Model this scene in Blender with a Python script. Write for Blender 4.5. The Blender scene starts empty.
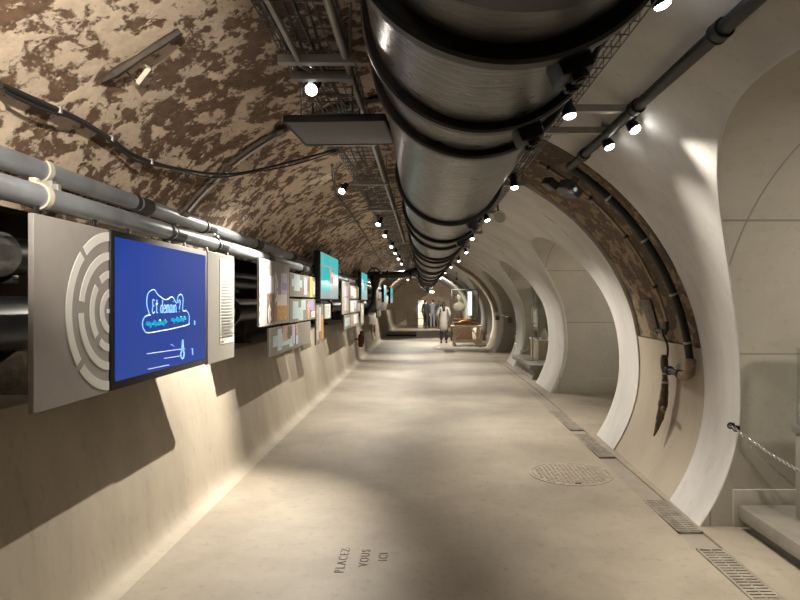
import bpy, bmesh, math, random
from mathutils import Vector, Matrix
random.seed(7)
C = bpy.context.scene.collection
PI = math.pi

# ------------------------------------------------------------------ materials
def nodes_of(name):
    m = bpy.data.materials.new(name); m.use_nodes = True
    nt = m.node_tree
    return m, nt, nt.nodes['Principled BSDF']

def flat(name, col, rough=0.6, metal=0.0, emit=None, es=0.0, var=0.12, scale=9.0, bump=0.0):
    """procedural material: a colour gently broken up by noise"""
    m, nt, b = nodes_of(name)
    tc = nt.nodes.new('ShaderNodeTexCoord'); nz = nt.nodes.new('ShaderNodeTexNoise')
    nz.inputs['Scale'].default_value = scale; nz.inputs['Detail'].default_value = 4
    nt.links.new(tc.outputs['Object'], nz.inputs['Vector'])
    rp = nt.nodes.new('ShaderNodeValToRGB')
    lo = [max(0, c*(1-var)) for c in col]; hi = [min(1, c*(1+var)) for c in col]
    rp.color_ramp.elements[0].position = .3; rp.color_ramp.elements[1].position = .7
    rp.color_ramp.elements[0].color = (*lo, 1); rp.color_ramp.elements[1].color = (*hi, 1)
    nt.links.new(nz.outputs['Fac'], rp.inputs['Fac']); nt.links.new(rp.outputs['Color'], b.inputs['Base Color'])
    b.inputs['Roughness'].default_value = rough; b.inputs['Metallic'].default_value = metal
    if emit:
        b.inputs['Emission Color'].default_value = (*emit, 1); b.inputs['Emission Strength'].default_value = es
    if bump:
        bp = nt.nodes.new('ShaderNodeBump'); bp.inputs['Strength'].default_value = bump; bp.inputs['Distance'].default_value = .01
        nt.links.new(nz.outputs['Fac'], bp.inputs['Height']); nt.links.new(bp.outputs['Normal'], b.inputs['Normal'])
    return m

def mix_rgb(nt, a, b_, fac, mode='MIX'):
    mx = nt.nodes.new('ShaderNodeMix'); mx.data_type = 'RGBA'; mx.blend_type = mode
    for sock, v in ((mx.inputs[6], a), (mx.inputs[7], b_), (mx.inputs[0], fac)):
        if hasattr(v, 'is_output'): nt.links.new(v, sock)
        elif isinstance(v, (int, float)): sock.default_value = v
        else: sock.default_value = (*v, 1)
    return mx.outputs[2]

def noise(nt, vec, scale, detail=6, rough=.55, dist=0.0):
    n = nt.nodes.new('ShaderNodeTexNoise'); n.inputs['Scale'].default_value = scale
    n.inputs['Detail'].default_value = detail; n.inputs['Roughness'].default_value = rough
    n.inputs['Distortion'].default_value = dist
    nt.links.new(vec, n.inputs['Vector']); return n.outputs['Fac']

def ramp(nt, fac, p0, p1, c0=0.0, c1=1.0):
    r = nt.nodes.new('ShaderNodeMapRange'); r.inputs['From Min'].default_value = p0; r.inputs['From Max'].default_value = p1
    r.inputs['To Min'].default_value = c0; r.inputs['To Max'].default_value = c1
    nt.links.new(fac, r.inputs['Value']); return r.outputs['Result']

def math_n(nt, op, a, b_=None):
    n = nt.nodes.new('ShaderNodeMath'); n.operation = op
    for i, v in enumerate((a, b_)):
        if v is None: continue
        if hasattr(v, 'is_output'): nt.links.new(v, n.inputs[i])
        else: n.inputs[i].default_value = v
    return n.outputs[0]

def mapped(nt, scale=(1, 1, 1)):
    tc = nt.nodes.new('ShaderNodeTexCoord'); mp = nt.nodes.new('ShaderNodeMapping')
    mp.inputs['Scale'].default_value = scale
    nt.links.new(tc.outputs['Object'], mp.inputs['Vector']); return mp.outputs['Vector']

def bump_to(nt, b, h, strength, dist=.02):
    bp = nt.nodes.new('ShaderNodeBump'); bp.inputs['Strength'].default_value = strength; bp.inputs['Distance'].default_value = dist
    nt.links.new(h, bp.inputs['Height']); nt.links.new(bp.outputs['Normal'], b.inputs['Normal'])

def stone_mat(name, tan, mid, dark, thr=0.5, sc=3.4):
    """old masonry vault: pale mortar coat that has come away in patches, brown stone beneath"""
    m, nt, b = nodes_of(name)
    v = mapped(nt, (1, .8, 1))
    big = noise(nt, v, sc, 8, .60, .25); large = noise(nt, v, .7, 3, .5); fine = noise(nt, v, 22, 5, .65)
    s = math_n(nt, 'ADD', big, math_n(nt, 'MULTIPLY', math_n(nt, 'SUBTRACT', large, .5), .35))
    s = math_n(nt, 'ADD', s, math_n(nt, 'MULTIPLY', math_n(nt, 'SUBTRACT', noise(nt, v, sc*4.5, 4, .6), .5), .30))
    mask = ramp(nt, s, thr-.03, thr+.03)
    tanv = mix_rgb(nt, tan, mid, ramp(nt, fine, .35, .7))
    darkv = mix_rgb(nt, dark, [c*1.9 for c in dark], ramp(nt, fine, .35, .75))
    col = mix_rgb(nt, darkv, tanv, mask)
    pale = ramp(nt, noise(nt, v, 1.8, 5, .6), .56, .68, 0, .55)
    col = mix_rgb(nt, col, [min(1, c*1.3) for c in tan], math_n(nt, 'MULTIPLY', pale, mask))
    nt.links.new(col, b.inputs['Base Color']); b.inputs['Roughness'].default_value = .85
    h = math_n(nt, 'ADD', math_n(nt, 'MULTIPLY', mask, .6), math_n(nt, 'MULTIPLY', fine, .5))
    bump_to(nt, b, h, .55, .02)
    return m

def concrete(name, c0, c1, rough=.8, seams=None, streak=1.0, stain=.25, xseams=None, bump=.15):
    m, nt, b = nodes_of(name)
    v = mapped(nt, (1, 1, streak))
    n1 = noise(nt, v, 1.3, 6, .6, .3); n2 = noise(nt, v, 14, 6, .7)
    col = mix_rgb(nt, c0, c1, ramp(nt, n1, .32, .68))
    col = mix_rgb(nt, col, [c*.62 for c in c0], math_n(nt, 'MULTIPLY', ramp(nt, n2, .55, .75), stain))
    tc = nt.nodes.new('ShaderNodeTexCoord'); sp = nt.nodes.new('ShaderNodeSeparateXYZ')
    nt.links.new(tc.outputs['Object'], sp.inputs[0])
    for ax, vals in (('Z', seams), ('X', xseams)):
        for val in vals or ():
            d = math_n(nt, 'ABSOLUTE', math_n(nt, 'SUBTRACT', sp.outputs[ax], val))
            col = mix_rgb(nt, [c*.6 for c in c0], col, ramp(nt, d, .003, .008))
    nt.links.new(col, b.inputs['Base Color']); b.inputs['Roughness'].default_value = rough
    bump_to(nt, b, n2, bump, .01)
    return m

M = {}
M['stone'] = stone_mat('vault masonry', (.72, .585, .45), (.56, .445, .335), (.12, .072, .044), .50, 8.5)
M['band'] = stone_mat('arch masonry', (.33, .25, .165), (.23, .17, .11), (.085, .058, .038), .53, 6.0)
M['plaster'] = concrete('pale rendered wall', (.50, .485, .47), (.70, .685, .665), .75, streak=.3, stain=.4)
M['bandlow'] = concrete('beige rendered arch foot', (.36, .315, .25), (.46, .405, .325), .8, streak=.35)
M['niche'] = concrete('grey niche concrete', (.38, .35, .295), (.46, .43, .365), .8, seams=(1.19, 2.04), xseams=(1.97,), stain=.4)
M['lowwall'] = concrete('bench wall concrete', (.34, .295, .23), (.48, .42, .335), .75, streak=.4, stain=.45)
M['floor'] = concrete('worn screed floor', (.262, .226, .178), (.38, .332, .265), .58, stain=.65, bump=.12)
M['gutterfloor'] = concrete('gutter strip concrete', (.25, .22, .18), (.34, .305, .255), .7, stain=.5)
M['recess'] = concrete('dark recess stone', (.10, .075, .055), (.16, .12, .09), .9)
M['endwall'] = concrete('far wall concrete', (.24, .18, .12), (.33, .26, .18), .85)

def black_pipe():
    m, nt, b = nodes_of('black bitumen paint')
    v = mapped(nt, (7, 34, 7)); v2 = mapped(nt, (1, 1, 1))
    st = noise(nt, v, 1.6, 5, .6); sp = noise(nt, v2, 5, 5, .6)
    col = mix_rgb(nt, (.030, .028, .025), (.095, .085, .070), ramp(nt, sp, .4, .7))
    nt.links.new(col, b.inputs['Base Color'])
    r = math_n(nt, 'ADD', ramp(nt, st, .3, .7, .22, .42), ramp(nt, sp, .4, .7, 0, .1))
    nt.links.new(r, b.inputs['Roughness']); b.inputs['Coat Weight'].default_value = .35; b.inputs['Coat Roughness'].default_value = .25
    b.inputs['Specular IOR Level'].default_value = .75
    bump_to(nt, b, st, .35, .012)
    return m
M['pipe'] = black_pipe()
M['black'] = flat('matt black paint', (.012, .012, .013), .5)
M['collarblack'] = flat('black bitumen collar', (.010, .0095, .009), .45, var=.3)
M['blackgloss'] = flat('black rubber cable', (.015, .015, .017), .35)
M['rail'] = flat('grey painted steel tube', (.33, .355, .39), .40, .35, var=.25, scale=4)
M['ivory'] = flat('ivory clamp', (.62, .56, .45), .5)
M['steel'] = flat('brushed steel', (.42, .41, .39), .35, .85)
M['galv'] = flat('galvanised strut', (.40, .385, .36), .45, .6)
M['wire'] = flat('tray wire', (.16, .15, .14), .45, .7)
M['panelgrey'] = flat('warm grey panel', (.36, .335, .315), .55, var=.04)
M['paneldark'] = flat('taupe panel', (.285, .265, .235), .55, var=.05)
M['greyboard'] = flat('grey soffit board', (.115, .115, .12), .55, var=.06)
M['white'] = flat('white print', (.86, .85, .82), .5, var=.03)
M['paper'] = flat('text sheet', (.66, .67, .62), .6, var=.03)
M['ink'] = flat('grey ink', (.30, .30, .285), .6)
M['cyan'] = flat('pale blue print', (.56, .72, .75), .5, var=.08)
M['lilac'] = flat('lilac print', (.62, .57, .72), .5, var=.15, scale=30)
M['violet'] = flat('violet print', (.36, .31, .58), .5, var=.2, scale=30)
M['photo'] = flat('brown photo print', (.22, .13, .085), .5, var=.7, scale=22)
M['pinkphoto'] = flat('pink photo print', (.58, .36, .30), .5, var=.5, scale=24)
M['yellow'] = flat('yellow print', (.75, .62, .12), .5, var=.2)
M['orange'] = flat('orange print', (.72, .40, .13), .5, var=.3, scale=25)
M['mixphoto'] = flat('pale photo print', (.60, .56, .54), .5, var=.5, scale=18)
M['brass'] = flat('tarnished brass', (.24, .18, .115), .5, .6, var=.4, scale=20)
M['rust'] = flat('brown fitting', (.115, .088, .062), .6, .3, var=.4, scale=25)
M['lag'] = flat('grey pipe lagging', (.33, .32, .31), .7, var=.3, scale=14, bump=.3)
M['ironpipe'] = flat('dark iron pipe', (.028, .027, .027), .42, .2, var=.3)
M['copper'] = flat('dull copper conduit', (.33, .25, .18), .45, .5, var=.25)
M['wood'] = flat('dark plank', (.045, .032, .022), .7, var=.5, scale=14)
M['grate'] = flat('worn grating steel', (.29, .258, .212), .6, .15, var=.3)
M['manhole'] = flat('worn cast cover', (.33, .285, .225), .6, .0, var=.25, scale=20)
M['engrave'] = flat('engraved letter', (.15, .13, .105), .8)
M['case'] = flat('case metal', (.34, .315, .28), .45, .35, var=.06)
M['slab'] = flat('plinth slab', (.24, .22, .19), .6, .1, var=.12)
M['pale'] = flat('pale label sheet', (.60, .64, .60), .5, var=.05)
M['red'] = flat('extinguisher red', (.16, .012, .010), .35)
M['skin'] = flat('skin', (.55, .36, .27), .55, var=.05)
M['hair'] = flat('dark hair', (.018, .013, .010), .55)
M['coat'] = flat('pale grey coat', (.33, .32, .29), .8, var=.12, scale=20)
M['darkcloth'] = flat('black cloth', (.018, .018, .022), .85)
M['greycloth'] = flat('blue grey cloth', (.16, .17, .20), .85)
M['browncloth'] = flat('dark brown cloth', (.06, .035, .03), .85)
M['marble'] = flat('bust plaster', (.68, .60, .47), .6, var=.08)
M['tabletop'] = flat('cream table paint', (.66, .58, .43), .5)
M['exhibit'] = flat('brown exhibit', (.14, .085, .05), .7, var=.4, scale=20)
M['exhibit2'] = flat('orange exhibit', (.55, .24, .06), .6, var=.35, scale=20)
def screen_mat(name, col, es, col2=None):
    m, nt, b = nodes_of(name)
    v = mapped(nt); f = ramp(nt, noise(nt, v, 1.5, 3), .35, .65)
    c = mix_rgb(nt, col, col2 or col, f)
    nt.links.new(c, b.inputs['Emission Color']); b.inputs['Emission Strength'].default_value = es
    b.inputs['Base Color'].default_value = (.006, .008, .015, 1); b.inputs['Roughness'].default_value = .3; b.inputs['Specular IOR Level'].default_value = .3
    return m
M['screenblue'] = screen_mat('blue screen', (.004, .052, .42), .80, (.014, .058, .35))
M['neon'] = flat('neon line', (.3, .6, .9), .4, emit=(.30, .58, 1.0), es=1.0)
M['neoncyan'] = flat('cyan neon line', (.0, .4, .5), .4, emit=(.0, .36, .62), es=.8)
M['neonfaint'] = flat('faint line', (.2, .3, .6), .4, emit=(.17, .23, .62), es=.7)
M['screenteal'] = screen_mat('teal screen', (.03, .50, .50), .9, (.06, .62, .60))
M['screenpale'] = screen_mat('pale screen', (.55, .62, .60), .7, (.40, .52, .52))
M['lens'] = flat('lit lens', (1, .98, .95), .3, emit=(1, .97, .92), es=30)
M['lensfar'] = flat('lit far lens', (1, .98, .95), .3, emit=(1, .96, .9), es=18)
M['tube'] = flat('lit vitrine tube', (1, 1, 1), .3, emit=(.85, .95, 1), es=1.3)
M['glowpanel'] = flat('lit display panel', (.9, .8, .6), .4, emit=(1, .80, .5), es=.9)
def glass_mat():
    """thin pane: clear, with a weak mirror sheen that grows towards grazing angles"""
    m, nt, b = nodes_of('clear glass'); nt.nodes.remove(b)
    out = next(n for n in nt.nodes if n.type == 'OUTPUT_MATERIAL')
    tr = nt.nodes.new('ShaderNodeBsdfTransparent'); gl = nt.nodes.new('ShaderNodeBsdfGlossy'); mx = nt.nodes.new('ShaderNodeMixShader')
    n = noise(nt, mapped(nt), 3); nt.links.new(mix_rgb(nt, (.945, .96, .95), (.965, .975, .97), n), tr.inputs['Color'])
    gl.inputs['Roughness'].default_value = .04
    lw = nt.nodes.new('ShaderNodeLayerWeight'); lw.inputs['Blend'].default_value = .35
    nt.links.new(ramp(nt, lw.outputs['Facing'], 0, 1, .04, .5), mx.inputs[0])
    nt.links.new(tr.outputs[0], mx.inputs[1]); nt.links.new(gl.outputs[0], mx.inputs[2]); nt.links.new(mx.outputs[0], out.inputs['Surface'])
    return m
M['glass'] = glass_mat()

# ------------------------------------------------------------------ mesh builder
class MB:
    def __init__(s): s.v = []; s.f = []; s.mi = []; s.mats = []
    def slot(s, m):
        if m not in s.mats: s.mats.append(m)
        return s.mats.index(m)
    def add(s, vs, fs, m=None):
        o = len(s.v); s.v += [tuple(v) for v in vs]; k = s.slot(m) if m else 0
        for f in fs: s.f.append(tuple(i+o for i in f)); s.mi.append(k)
        return s
    def bm(s, b, m=None):
        b.verts.index_update(); s.add([v.co[:] for v in b.verts], [[v.index for v in f.verts] for f in b.faces], m); b.free(); return s
    def box(s, c, d, m=None, bev=0.0, rot=None):
        b = bmesh.new(); bmesh.ops.create_cube(b, size=1)
        bmesh.ops.scale(b, vec=Vector(d), verts=b.verts)
        if bev: bmesh.ops.bevel(b, geom=list(b.edges), offset=bev, segments=2, affect='EDGES', profile=.5)
        mat = Matrix.Translation(Vector(c))
        if rot is not None: mat = mat @ rot.to_4x4()
        bmesh.ops.transform(b, matrix=mat, verts=b.verts); return s.bm(b, m)
    def tube(s, pts, r, n=12, m=None, caps=True):
        pts = [Vector(p) for p in pts]; rs = r if isinstance(r, (list, tuple)) else [r]*len(pts)
        vs, fs = [], []; up = None
        for i, p in enumerate(pts):
            t = (pts[min(i+1, len(pts)-1)]-pts[max(i-1, 0)])
            if t.length < 1e-9: t = Vector((0, 0, 1))
            t.normalize()
            if up is None:
                up = Vector((0, 0, 1)) if abs(t.z) < .9 else Vector((1, 0, 0))
            a = t.cross(up); 
            if a.length < 1e-6: a = t.orthogonal()
            a.normalize(); b = a.cross(t); up = b
            for k in range(n):
                w = 2*PI*k/n; vs.append(p+(a*math.cos(w)+b*math.sin(w))*rs[i])
        for i in range(len(pts)-1):
            for k in range(n):
                k2 = (k+1) % n; fs.append((i*n+k, i*n+k2, (i+1)*n+k2, (i+1)*n+k))
        if caps:
            fs.append(tuple(range(n))[::-1]); fs.append(tuple((len(pts)-1)*n+k for k in range(n)))
        return s.add(vs, fs, m)
    def lathe(s, prof, c=(0, 0, 0), axis='Z', n=32, m=None, mat=None):
        """prof: list of (radius, height); closed with caps when the radius is not 0"""
        vs, fs = [], []
        for r, h in prof:
            for k in range(n):
                w = 2*PI*k/n; x, y, z = r*math.cos(w), r*math.sin(w), h
                p = Vector((x, y, z)) if axis == 'Z' else (Vector((z, x, y)) if axis == 'X' else Vector((y, z, x)))
                if mat is not None: p = mat @ p
                vs.append(p+Vector(c))
        for i in range(len(prof)-1):
            for k in range(n):
                k2 = (k+1) % n; fs.append((i*n+k, i*n+k2, (i+1)*n+k2, (i+1)*n+k))
        fs.append(tuple(range(n))[::-1]); fs.append(tuple((len(prof)-1)*n+k for k in range(n)))
        return s.add(vs, fs, m)
    def sphere(s, c, r, m=None, sc=(1, 1, 1), u=16, v=10):
        b = bmesh.new(); bmesh.ops.create_uvsphere(b, u_segments=u, v_segments=v, radius=r)
        bmesh.ops.scale(b, vec=Vector(sc), verts=b.verts); bmesh.ops.translate(b, vec=Vector(c), verts=b.verts); return s.bm(b, m)
    def torus(s, c, R, r, axis='Y', n=20, k=8, m=None):
        vs, fs = [], []
        for i in range(n):
            a = 2*PI*i/n
            for j in range(k):
                t = 2*PI*j/k; q = R+r*math.cos(t); h = r*math.sin(t); x, y = q*math.cos(a), q*math.sin(a)
                p = {'Z': (x, y, h), 'Y': (x, h, y), 'X': (h, x, y)}[axis]; vs.append(Vector(p)+Vector(c))
        for i in range(n):
            for j in range(k):
                i2, j2 = (i+1) % n, (j+1) % k; fs.append((i*k+j, i2*k+j, i2*k+j2, i*k+j2))
        return s.add(vs, fs, m)
    def prism(s, poly, a0, a1, axis='Y', m=None):
        """poly: 2-D outline swept along an axis (X: poly is (y,z); Y: (x,z); Z: (x,y))"""
        def P(p, a): return {'X': (a, p[0], p[1]), 'Y': (p[0], a, p[1]), 'Z': (p[0], p[1], a)}[axis]
        n = len(poly); vs = [P(p, a0) for p in poly]+[P(p, a1) for p in poly]
        fs = [(i, (i+1) % n, n+(i+1) % n, n+i) for i in range(n)]+[tuple(range(n))[::-1], tuple(range(n, 2*n))]
        return s.add(vs, fs, m)
    def build(s, name, mat=None, parent=None, loc=(0, 0, 0), smooth=35, fix=True):
        me = bpy.data.meshes.new(name); L = Vector(loc)
        me.from_pydata([Vector(v)-L for v in s.v], [], s.f)
        ms = s.mats if s.mats else [mat]
        for m in ms: me.materials.append(M[m] if isinstance(m, str) else m)
        if len(ms) > 1: me.polygons.foreach_set('material_index', s.mi)
        me.update()
        if fix:
            b = bmesh.new(); b.from_mesh(me); bmesh.ops.recalc_face_normals(b, faces=b.faces); b.to_mesh(me); b.free()
        if smooth:
            me.shade_smooth(); me.set_sharp_from_angle(angle=math.radians(smooth))
        o = bpy.data.objects.new(name, me); C.objects.link(o)
        if parent: o.parent = parent
        o.location = L
        return o

def tag(o, label=None, cat=None, group=None, kind=None):
    if label: o['label'] = label
    if cat: o['category'] = cat
    if group: o['group'] = group
    if kind: o['kind'] = kind
    return o
def thing(name, label, cat, loc=(0, 0, 0), group=None):
    o = bpy.data.objects.new(name, None); C.objects.link(o); o.location = loc; o.empty_display_size = .1
    return tag(o, label, cat, group)
def struct(o): o['kind'] = 'structure'; return o
def part(mb, name, mat, root, **kw):
    """link a mesh given in world coordinates as a child of root"""
    o = mb.build(name, mat, None, (0, 0, 0), **kw)
    L = root.location
    if root.parent: L = root.location+root.parent.location
    o.data.transform(Matrix.Translation(-L)); o.parent = root
    return o
def copy_tree(o, parent=None):
    c = o.copy(); C.objects.link(c)
    if parent: c.parent = parent
    for ch in list(o.children): copy_tree(ch, c)
    return c

# ------------------------------------------------------------------ the tunnel
R0, ZC, Y0, Y1 = 2.17, .85, -7.0, 38.0
FOOT = 1.25                                             # the right wall tucks in towards its foot
def spread(Y): return .036*min(max(Y-4.2, 0), 6)
def rad(Y, phi): return R0+spread(Y)*min(max((phi-math.radians(35))/math.radians(40), 0), 1)
def rwall(z, Y, d=0.0):
    """point on the right side of the barrel at height z, d = distance proud of the surface"""
    r = R0
    for _ in range(4):
        phi = math.acos(max(-1, min(1, (z-ZC)/r))); r = rad(Y, phi)
    x = (r-d)*math.sin(phi)
    if z < ZC: x = math.sqrt(max(0, (r-d)**2-(FOOT*(z-ZC))**2))
    return Vector((x, Y, ZC+(r-d)*math.cos(phi)))
def barrel(phi, Y, d=0.0):
    r = rad(Y, phi)-d if phi > 0 else R0-d
    x = r*math.sin(phi)
    if phi > PI/2: x = math.sqrt(max(0, r*r-(FOOT*r*math.cos(phi))**2))
    return Vector((x, Y, ZC+r*math.cos(phi)))
def grid(mb, fn, us, vs, m):
    vv = [fn(u, v) for u in us for v in vs]; n = len(vs)
    fs = [(i*n+j, i*n+j+1, (i+1)*n+j+1, (i+1)*n+j) for i in range(len(us)-1) for j in range(n-1)]
    mb.add(vv, fs, m)
def lin(a, b, n): return [a+(b-a)*i/n for i in range(n+1)]
RAD = math.radians
PH_TOP, PH_L = RAD(9), -math.acos((1.97-ZC)/R0)
Z_TOP = 2.70
PH_M = math.acos((Z_TOP-ZC)/R0)

mb = MB(); grid(mb, barrel, lin(PH_L, PH_TOP, 40), lin(Y0, Y1, 90), 'stone')
struct(mb.build('ceiling', smooth=60))

# niches: (centre Y, half width, crown height, curve exponent)
NICHES = [(-3.4, 1.7, 2.50, 2.0), (2.38, 1.735, 2.50, 2.2), (8.54, 1.56, 2.44, 2.4), (12.85, 1.40, 2.40, 2.3), (16.75, 1.33, 2.38, 2.3),
          (22.1, 1.45, 2.40, 2.3), (26.0, 1.35, 2.40, 2.3), (32.0, 1.4, 2.4, 2.3), (35.9, 1.3, 2.4, 2.3)]
BANDS = [(-.95, .35), (4.66, 6.24), (18.75, 20.1), (28.3, 29.7)]
ZS = .8; MARG = .12; FIL = .055; XOUT = 4.7
wall = MB(); bands = []
def niche(mb, yc, a, crown, n):
    FIL = .008 if yc < 5 else .055
    b = crown-ZS; A = a+MARG
    O = []
    for i in range(9): O.append((yc-a, ZS*i/9))
    K = 56
    for i in range(K+1):
        t = PI-PI*i/K; c, s = math.cos(t), math.sin(t)
        O.append((yc+a*math.copysign(abs(c)**(2/n), c), ZS+b*abs(s)**(2/n)))
    for i in range(9): O.append((yc+a, ZS*(8-i)/9))
    N = len(O); H = []
    for (y, z) in O:
        if z <= ZS+1e-6: H.append([yc+math.copysign(A, y-yc), z]); continue
        dy, dz = y-yc, z-ZS; s1 = A/abs(dy) if abs(dy) > 1e-6 else 1e9; s2 = (Z_TOP-ZS)/dz; s = min(s1, s2)
        H.append([yc+dy*s, ZS+dz*s])
    for cy in (yc-A, yc+A):
        i = min(range(N), key=lambda k: (H[k][0]-cy)**2+(H[k][1]-Z_TOP)**2); H[i] = [cy, Z_TOP]
    rings = []
    for k in range(9):                                  # flat part of the barrel, from the zone edge to the start of the rounding
        f = k/8; row = []
        for i in range(N):
            nx = O[min(i+1, N-1)]; pv = O[max(i-1, 0)]; ty, tz = nx[0]-pv[0], nx[1]-pv[1]; L = math.hypot(ty, tz)
            ny, nz_ = -tz/L, ty/L
            oy, oz = O[i][0]+ny*FIL, O[i][1]+nz_*FIL
            oz = max(oz, 0)
            y = H[i][0]+(oy-H[i][0])*f; z = H[i][1]+(oz-H[i][1])*f
            row.append((rwall(z, y), (ny, nz_)))
        rings.append([r[0] for r in row])
    for k in range(1, 6):                               # rounded edge
        th = PI/2*k/5; row = []
        for i in range(N):
            nx = O[min(i+1, N-1)]; pv = O[max(i-1, 0)]; ty, tz = nx[0]-pv[0], nx[1]-pv[1]; L = math.hypot(ty, tz)
            ny, nz_ = -tz/L, ty/L; off = FIL*(1-math.sin(th)); y = O[i][0]+ny*off; z = max(O[i][1]+nz_*off, 0)
            p = rwall(z, y); row.append(Vector((p.x+FIL*(1-math.cos(th)), y, z)))
        rings.append(row)
    vs = [p for r in rings for p in r]
    mb.add(vs, [(j*N+i, j*N+i+1, (j+1)*N+i+1, (j+1)*N+i) for j in range(len(rings)-1) for i in range(N-1)], 'plaster')
    last = rings[-1]; vs = []
    for i in range(N): vs += [last[i], Vector((XOUT, O[i][0], O[i][1]))]
    mb.add(vs, [(2*i, 2*i+1, 2*i+3, 2*i+2) for i in range(N-1)], 'niche')
    mb.add([(XOUT, y, z) for y, z in O], [tuple(range(N))], 'niche')
    # low plinths along the two cheeks and the back
    x0 = rwall(.2, yc).x+.11
    for sg in (-1, 1):
        mb.box(((x0+XOUT)/2, yc+sg*(a+.008), .125), (XOUT-x0, .04, .27), 'niche', .006)
    return yc-A, yc+A
def zs_list(z0, z1, n):
    p0, p1 = math.acos((z0-ZC)/R0), math.acos((z1-ZC)/R0); return [ZC+R0*math.cos(p) for p in lin(p0, p1, n)]
edges = [Y0]
for nc in NICHES: edges += list(niche(wall, *nc))
edges.append(Y1)
for i in range(0, len(edges), 2):
    a, b = edges[i], edges[i+1]
    if b-a < 1e-4: continue
    cuts = [a]
    for (p, q) in BANDS:
        if a < p and q < b: cuts += [p, q]
    cuts.append(b)
    for j in range(0, len(cuts), 2):
        grid(wall, lambda u, v: rwall(u, v), zs_list(Z_TOP, 0, 36), lin(cuts[j], cuts[j+1], 3), 'plaster')
cuts = [Y0]
for b in BANDS: cuts += list(b)
cuts.append(Y1)
for j in range(0, len(cuts), 2):
    grid(wall, barrel, lin(PH_TOP, PH_M, 10), lin(cuts[j], cuts[j+1], max(2, int(cuts[j+1]-cuts[j])*2)), 'plaster')
struct(wall.build('wall_right', smooth=50))
# bare stone arches left between the rendered bays (set back a little)
PHF = math.acos(-ZC/R0)
for k, (p, q) in enumerate(BANDS):
    t = MB(); D = -.035
    phs = lin(PH_TOP, PHF, 56)
    split = next(i for i, ph in enumerate(phs) if ZC+R0*math.cos(ph) < 1.22)
    grid(t, lambda u, v: barrel(u, v, D), phs[:split+1], lin(p, q, 6), 'band')
    grid(t, lambda u, v: barrel(u, v, D+.02), phs[split:], lin(p, q, 6), 'bandlow')
    for y in (p, q):
        grid(t, lambda u, v: barrel(u, y, D*v), phs, [0, 1], 'plaster')
    struct(t.build('trim_%d' % (k+1), smooth=50))

# floor with the right-hand margin strip
mb = MB(); grid(mb, lambda u, v: Vector((u, v, 0)), [-1.75, -1.2, -.6, 0, .6, 1.2, 1.60], lin(Y0, Y1, 60), 'floor')
YS = [Y0, 0, 4, 6, 8, 10, 16, 24, 32, Y1]
def gut(Y): return .018*min(max(Y-4, 0), 6)
grid(mb, lambda u, v: Vector((u+gut(v), v, -.012)), [1.70, 1.875], YS, 'gutterfloor')
grid(mb, lambda u, v: Vector((u+gut(v), v, .004)), [1.875, 2.6, 3.4, XOUT], YS, 'floor')
grid(mb, lambda u, v: Vector((1.70+gut(v), v, u)), [0, -.012], YS, 'gutterfloor')
grid(mb, lambda u, v: Vector((1.875+gut(v), v, u)), [.004, -.012], YS, 'gutterfloor')
grid(mb, lambda u, v: Vector((1.60+(.10+gut(v))*u, v, 0)), [0, 1], YS, 'floor')
struct(mb.build('floor', smooth=30))

# left: bench wall, ledge and the recess behind it
prof = [(-1.58, 0), (-1.64, .008), (-1.672, .03), (-1.695, .075), (-1.71, .15), (-1.722, .25), (-1.756, .49), (-1.80, .75), (-1.845, 1.04), (-1.865, 1.07)]
mb = MB(); grid(mb, lambda u, v: Vector((prof[u][0], v, prof[u][1])), range(len(prof)), lin(Y0, Y1, 60), 'lowwall')
led = [(-1.865, 1.07), (-1.90, 1.078), (-2.5, 1.08)]
grid(mb, lambda u, v: Vector((led[u][0], v, led[u][1])), range(3), lin(Y0, Y1, 60), 'lowwall')
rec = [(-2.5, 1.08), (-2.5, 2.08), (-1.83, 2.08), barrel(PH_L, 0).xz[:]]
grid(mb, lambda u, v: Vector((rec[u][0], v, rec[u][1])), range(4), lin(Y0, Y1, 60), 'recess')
struct(mb.build('wall_left', smooth=40))
for nm, y in (('wall_back', Y1), ('wall_front', Y0)):
    mb = MB(); mb.box((1.0, y, 1.4), (7.6, .1, 3.4), 'endwall'); struct(mb.build(nm))

# ------------------------------------------------------------------ big water main
PX, PZ, PR = .205, 2.535, .385
root = thing('water_main', 'huge glossy black water main with collars hanging under the vault crown', 'pipe', (PX, 2, PZ))
mb = MB(); mb.tube([(PX, y, PZ) for y in lin(-3, 37.9, 60)], PR, 72, caps=True); part(mb, 'pipe_barrel', 'pipe', root)
RINGS = [.35, 1.40, 2.02, 2.39, 4.55, 5.95, 6.75, 8.5, 9.2, 10.6, 12.6, 13.2, 15.4, 17.4, 18.0, 20.4, 22.6, 23.2, 26, 28.4, 31, 34]
for i, y in enumerate(RINGS):
    w = .10 if i in (5, 8, 11, 14) else .055; h = .045 if i == 1 else .032
    mb = MB(); mb.lathe([(PR-.01, -w/2), (PR+h-.008, -w/2), (PR+h, -w/2+.01), (PR+h, w/2-.01), (PR+h-.008, w/2), (PR-.01, w/2)], (PX, y+w/2, PZ), 'Y', 72)
    part(mb, 'collar', 'collarblack', root)
for i, (y, a) in enumerate([(1.50, 68), (2.10, 68), (4.62, 66), (6.05, 66)]):     # bolted lugs on the collars
    mb = MB(); ang = RAD(a); d = Vector((math.cos(ang), 0, -math.sin(ang))); p = Vector((PX, y, PZ))+d*(PR+.045)
    rt = Matrix.Rotation(math.atan2(d.x, d.z), 3, 'Y')
    mb.box(p, (.09, .12, .07), bev=.015, rot=rt)
    for sg in (-1, 1):
        q = p+Vector((0, sg*.035, 0)); mb.tube([q-d*.03, q+d*.055], .014, 8); mb.tube([q+d*.035, q+d*.05], .024, 6)
    part(mb, 'collar_lug', 'black', root)
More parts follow.
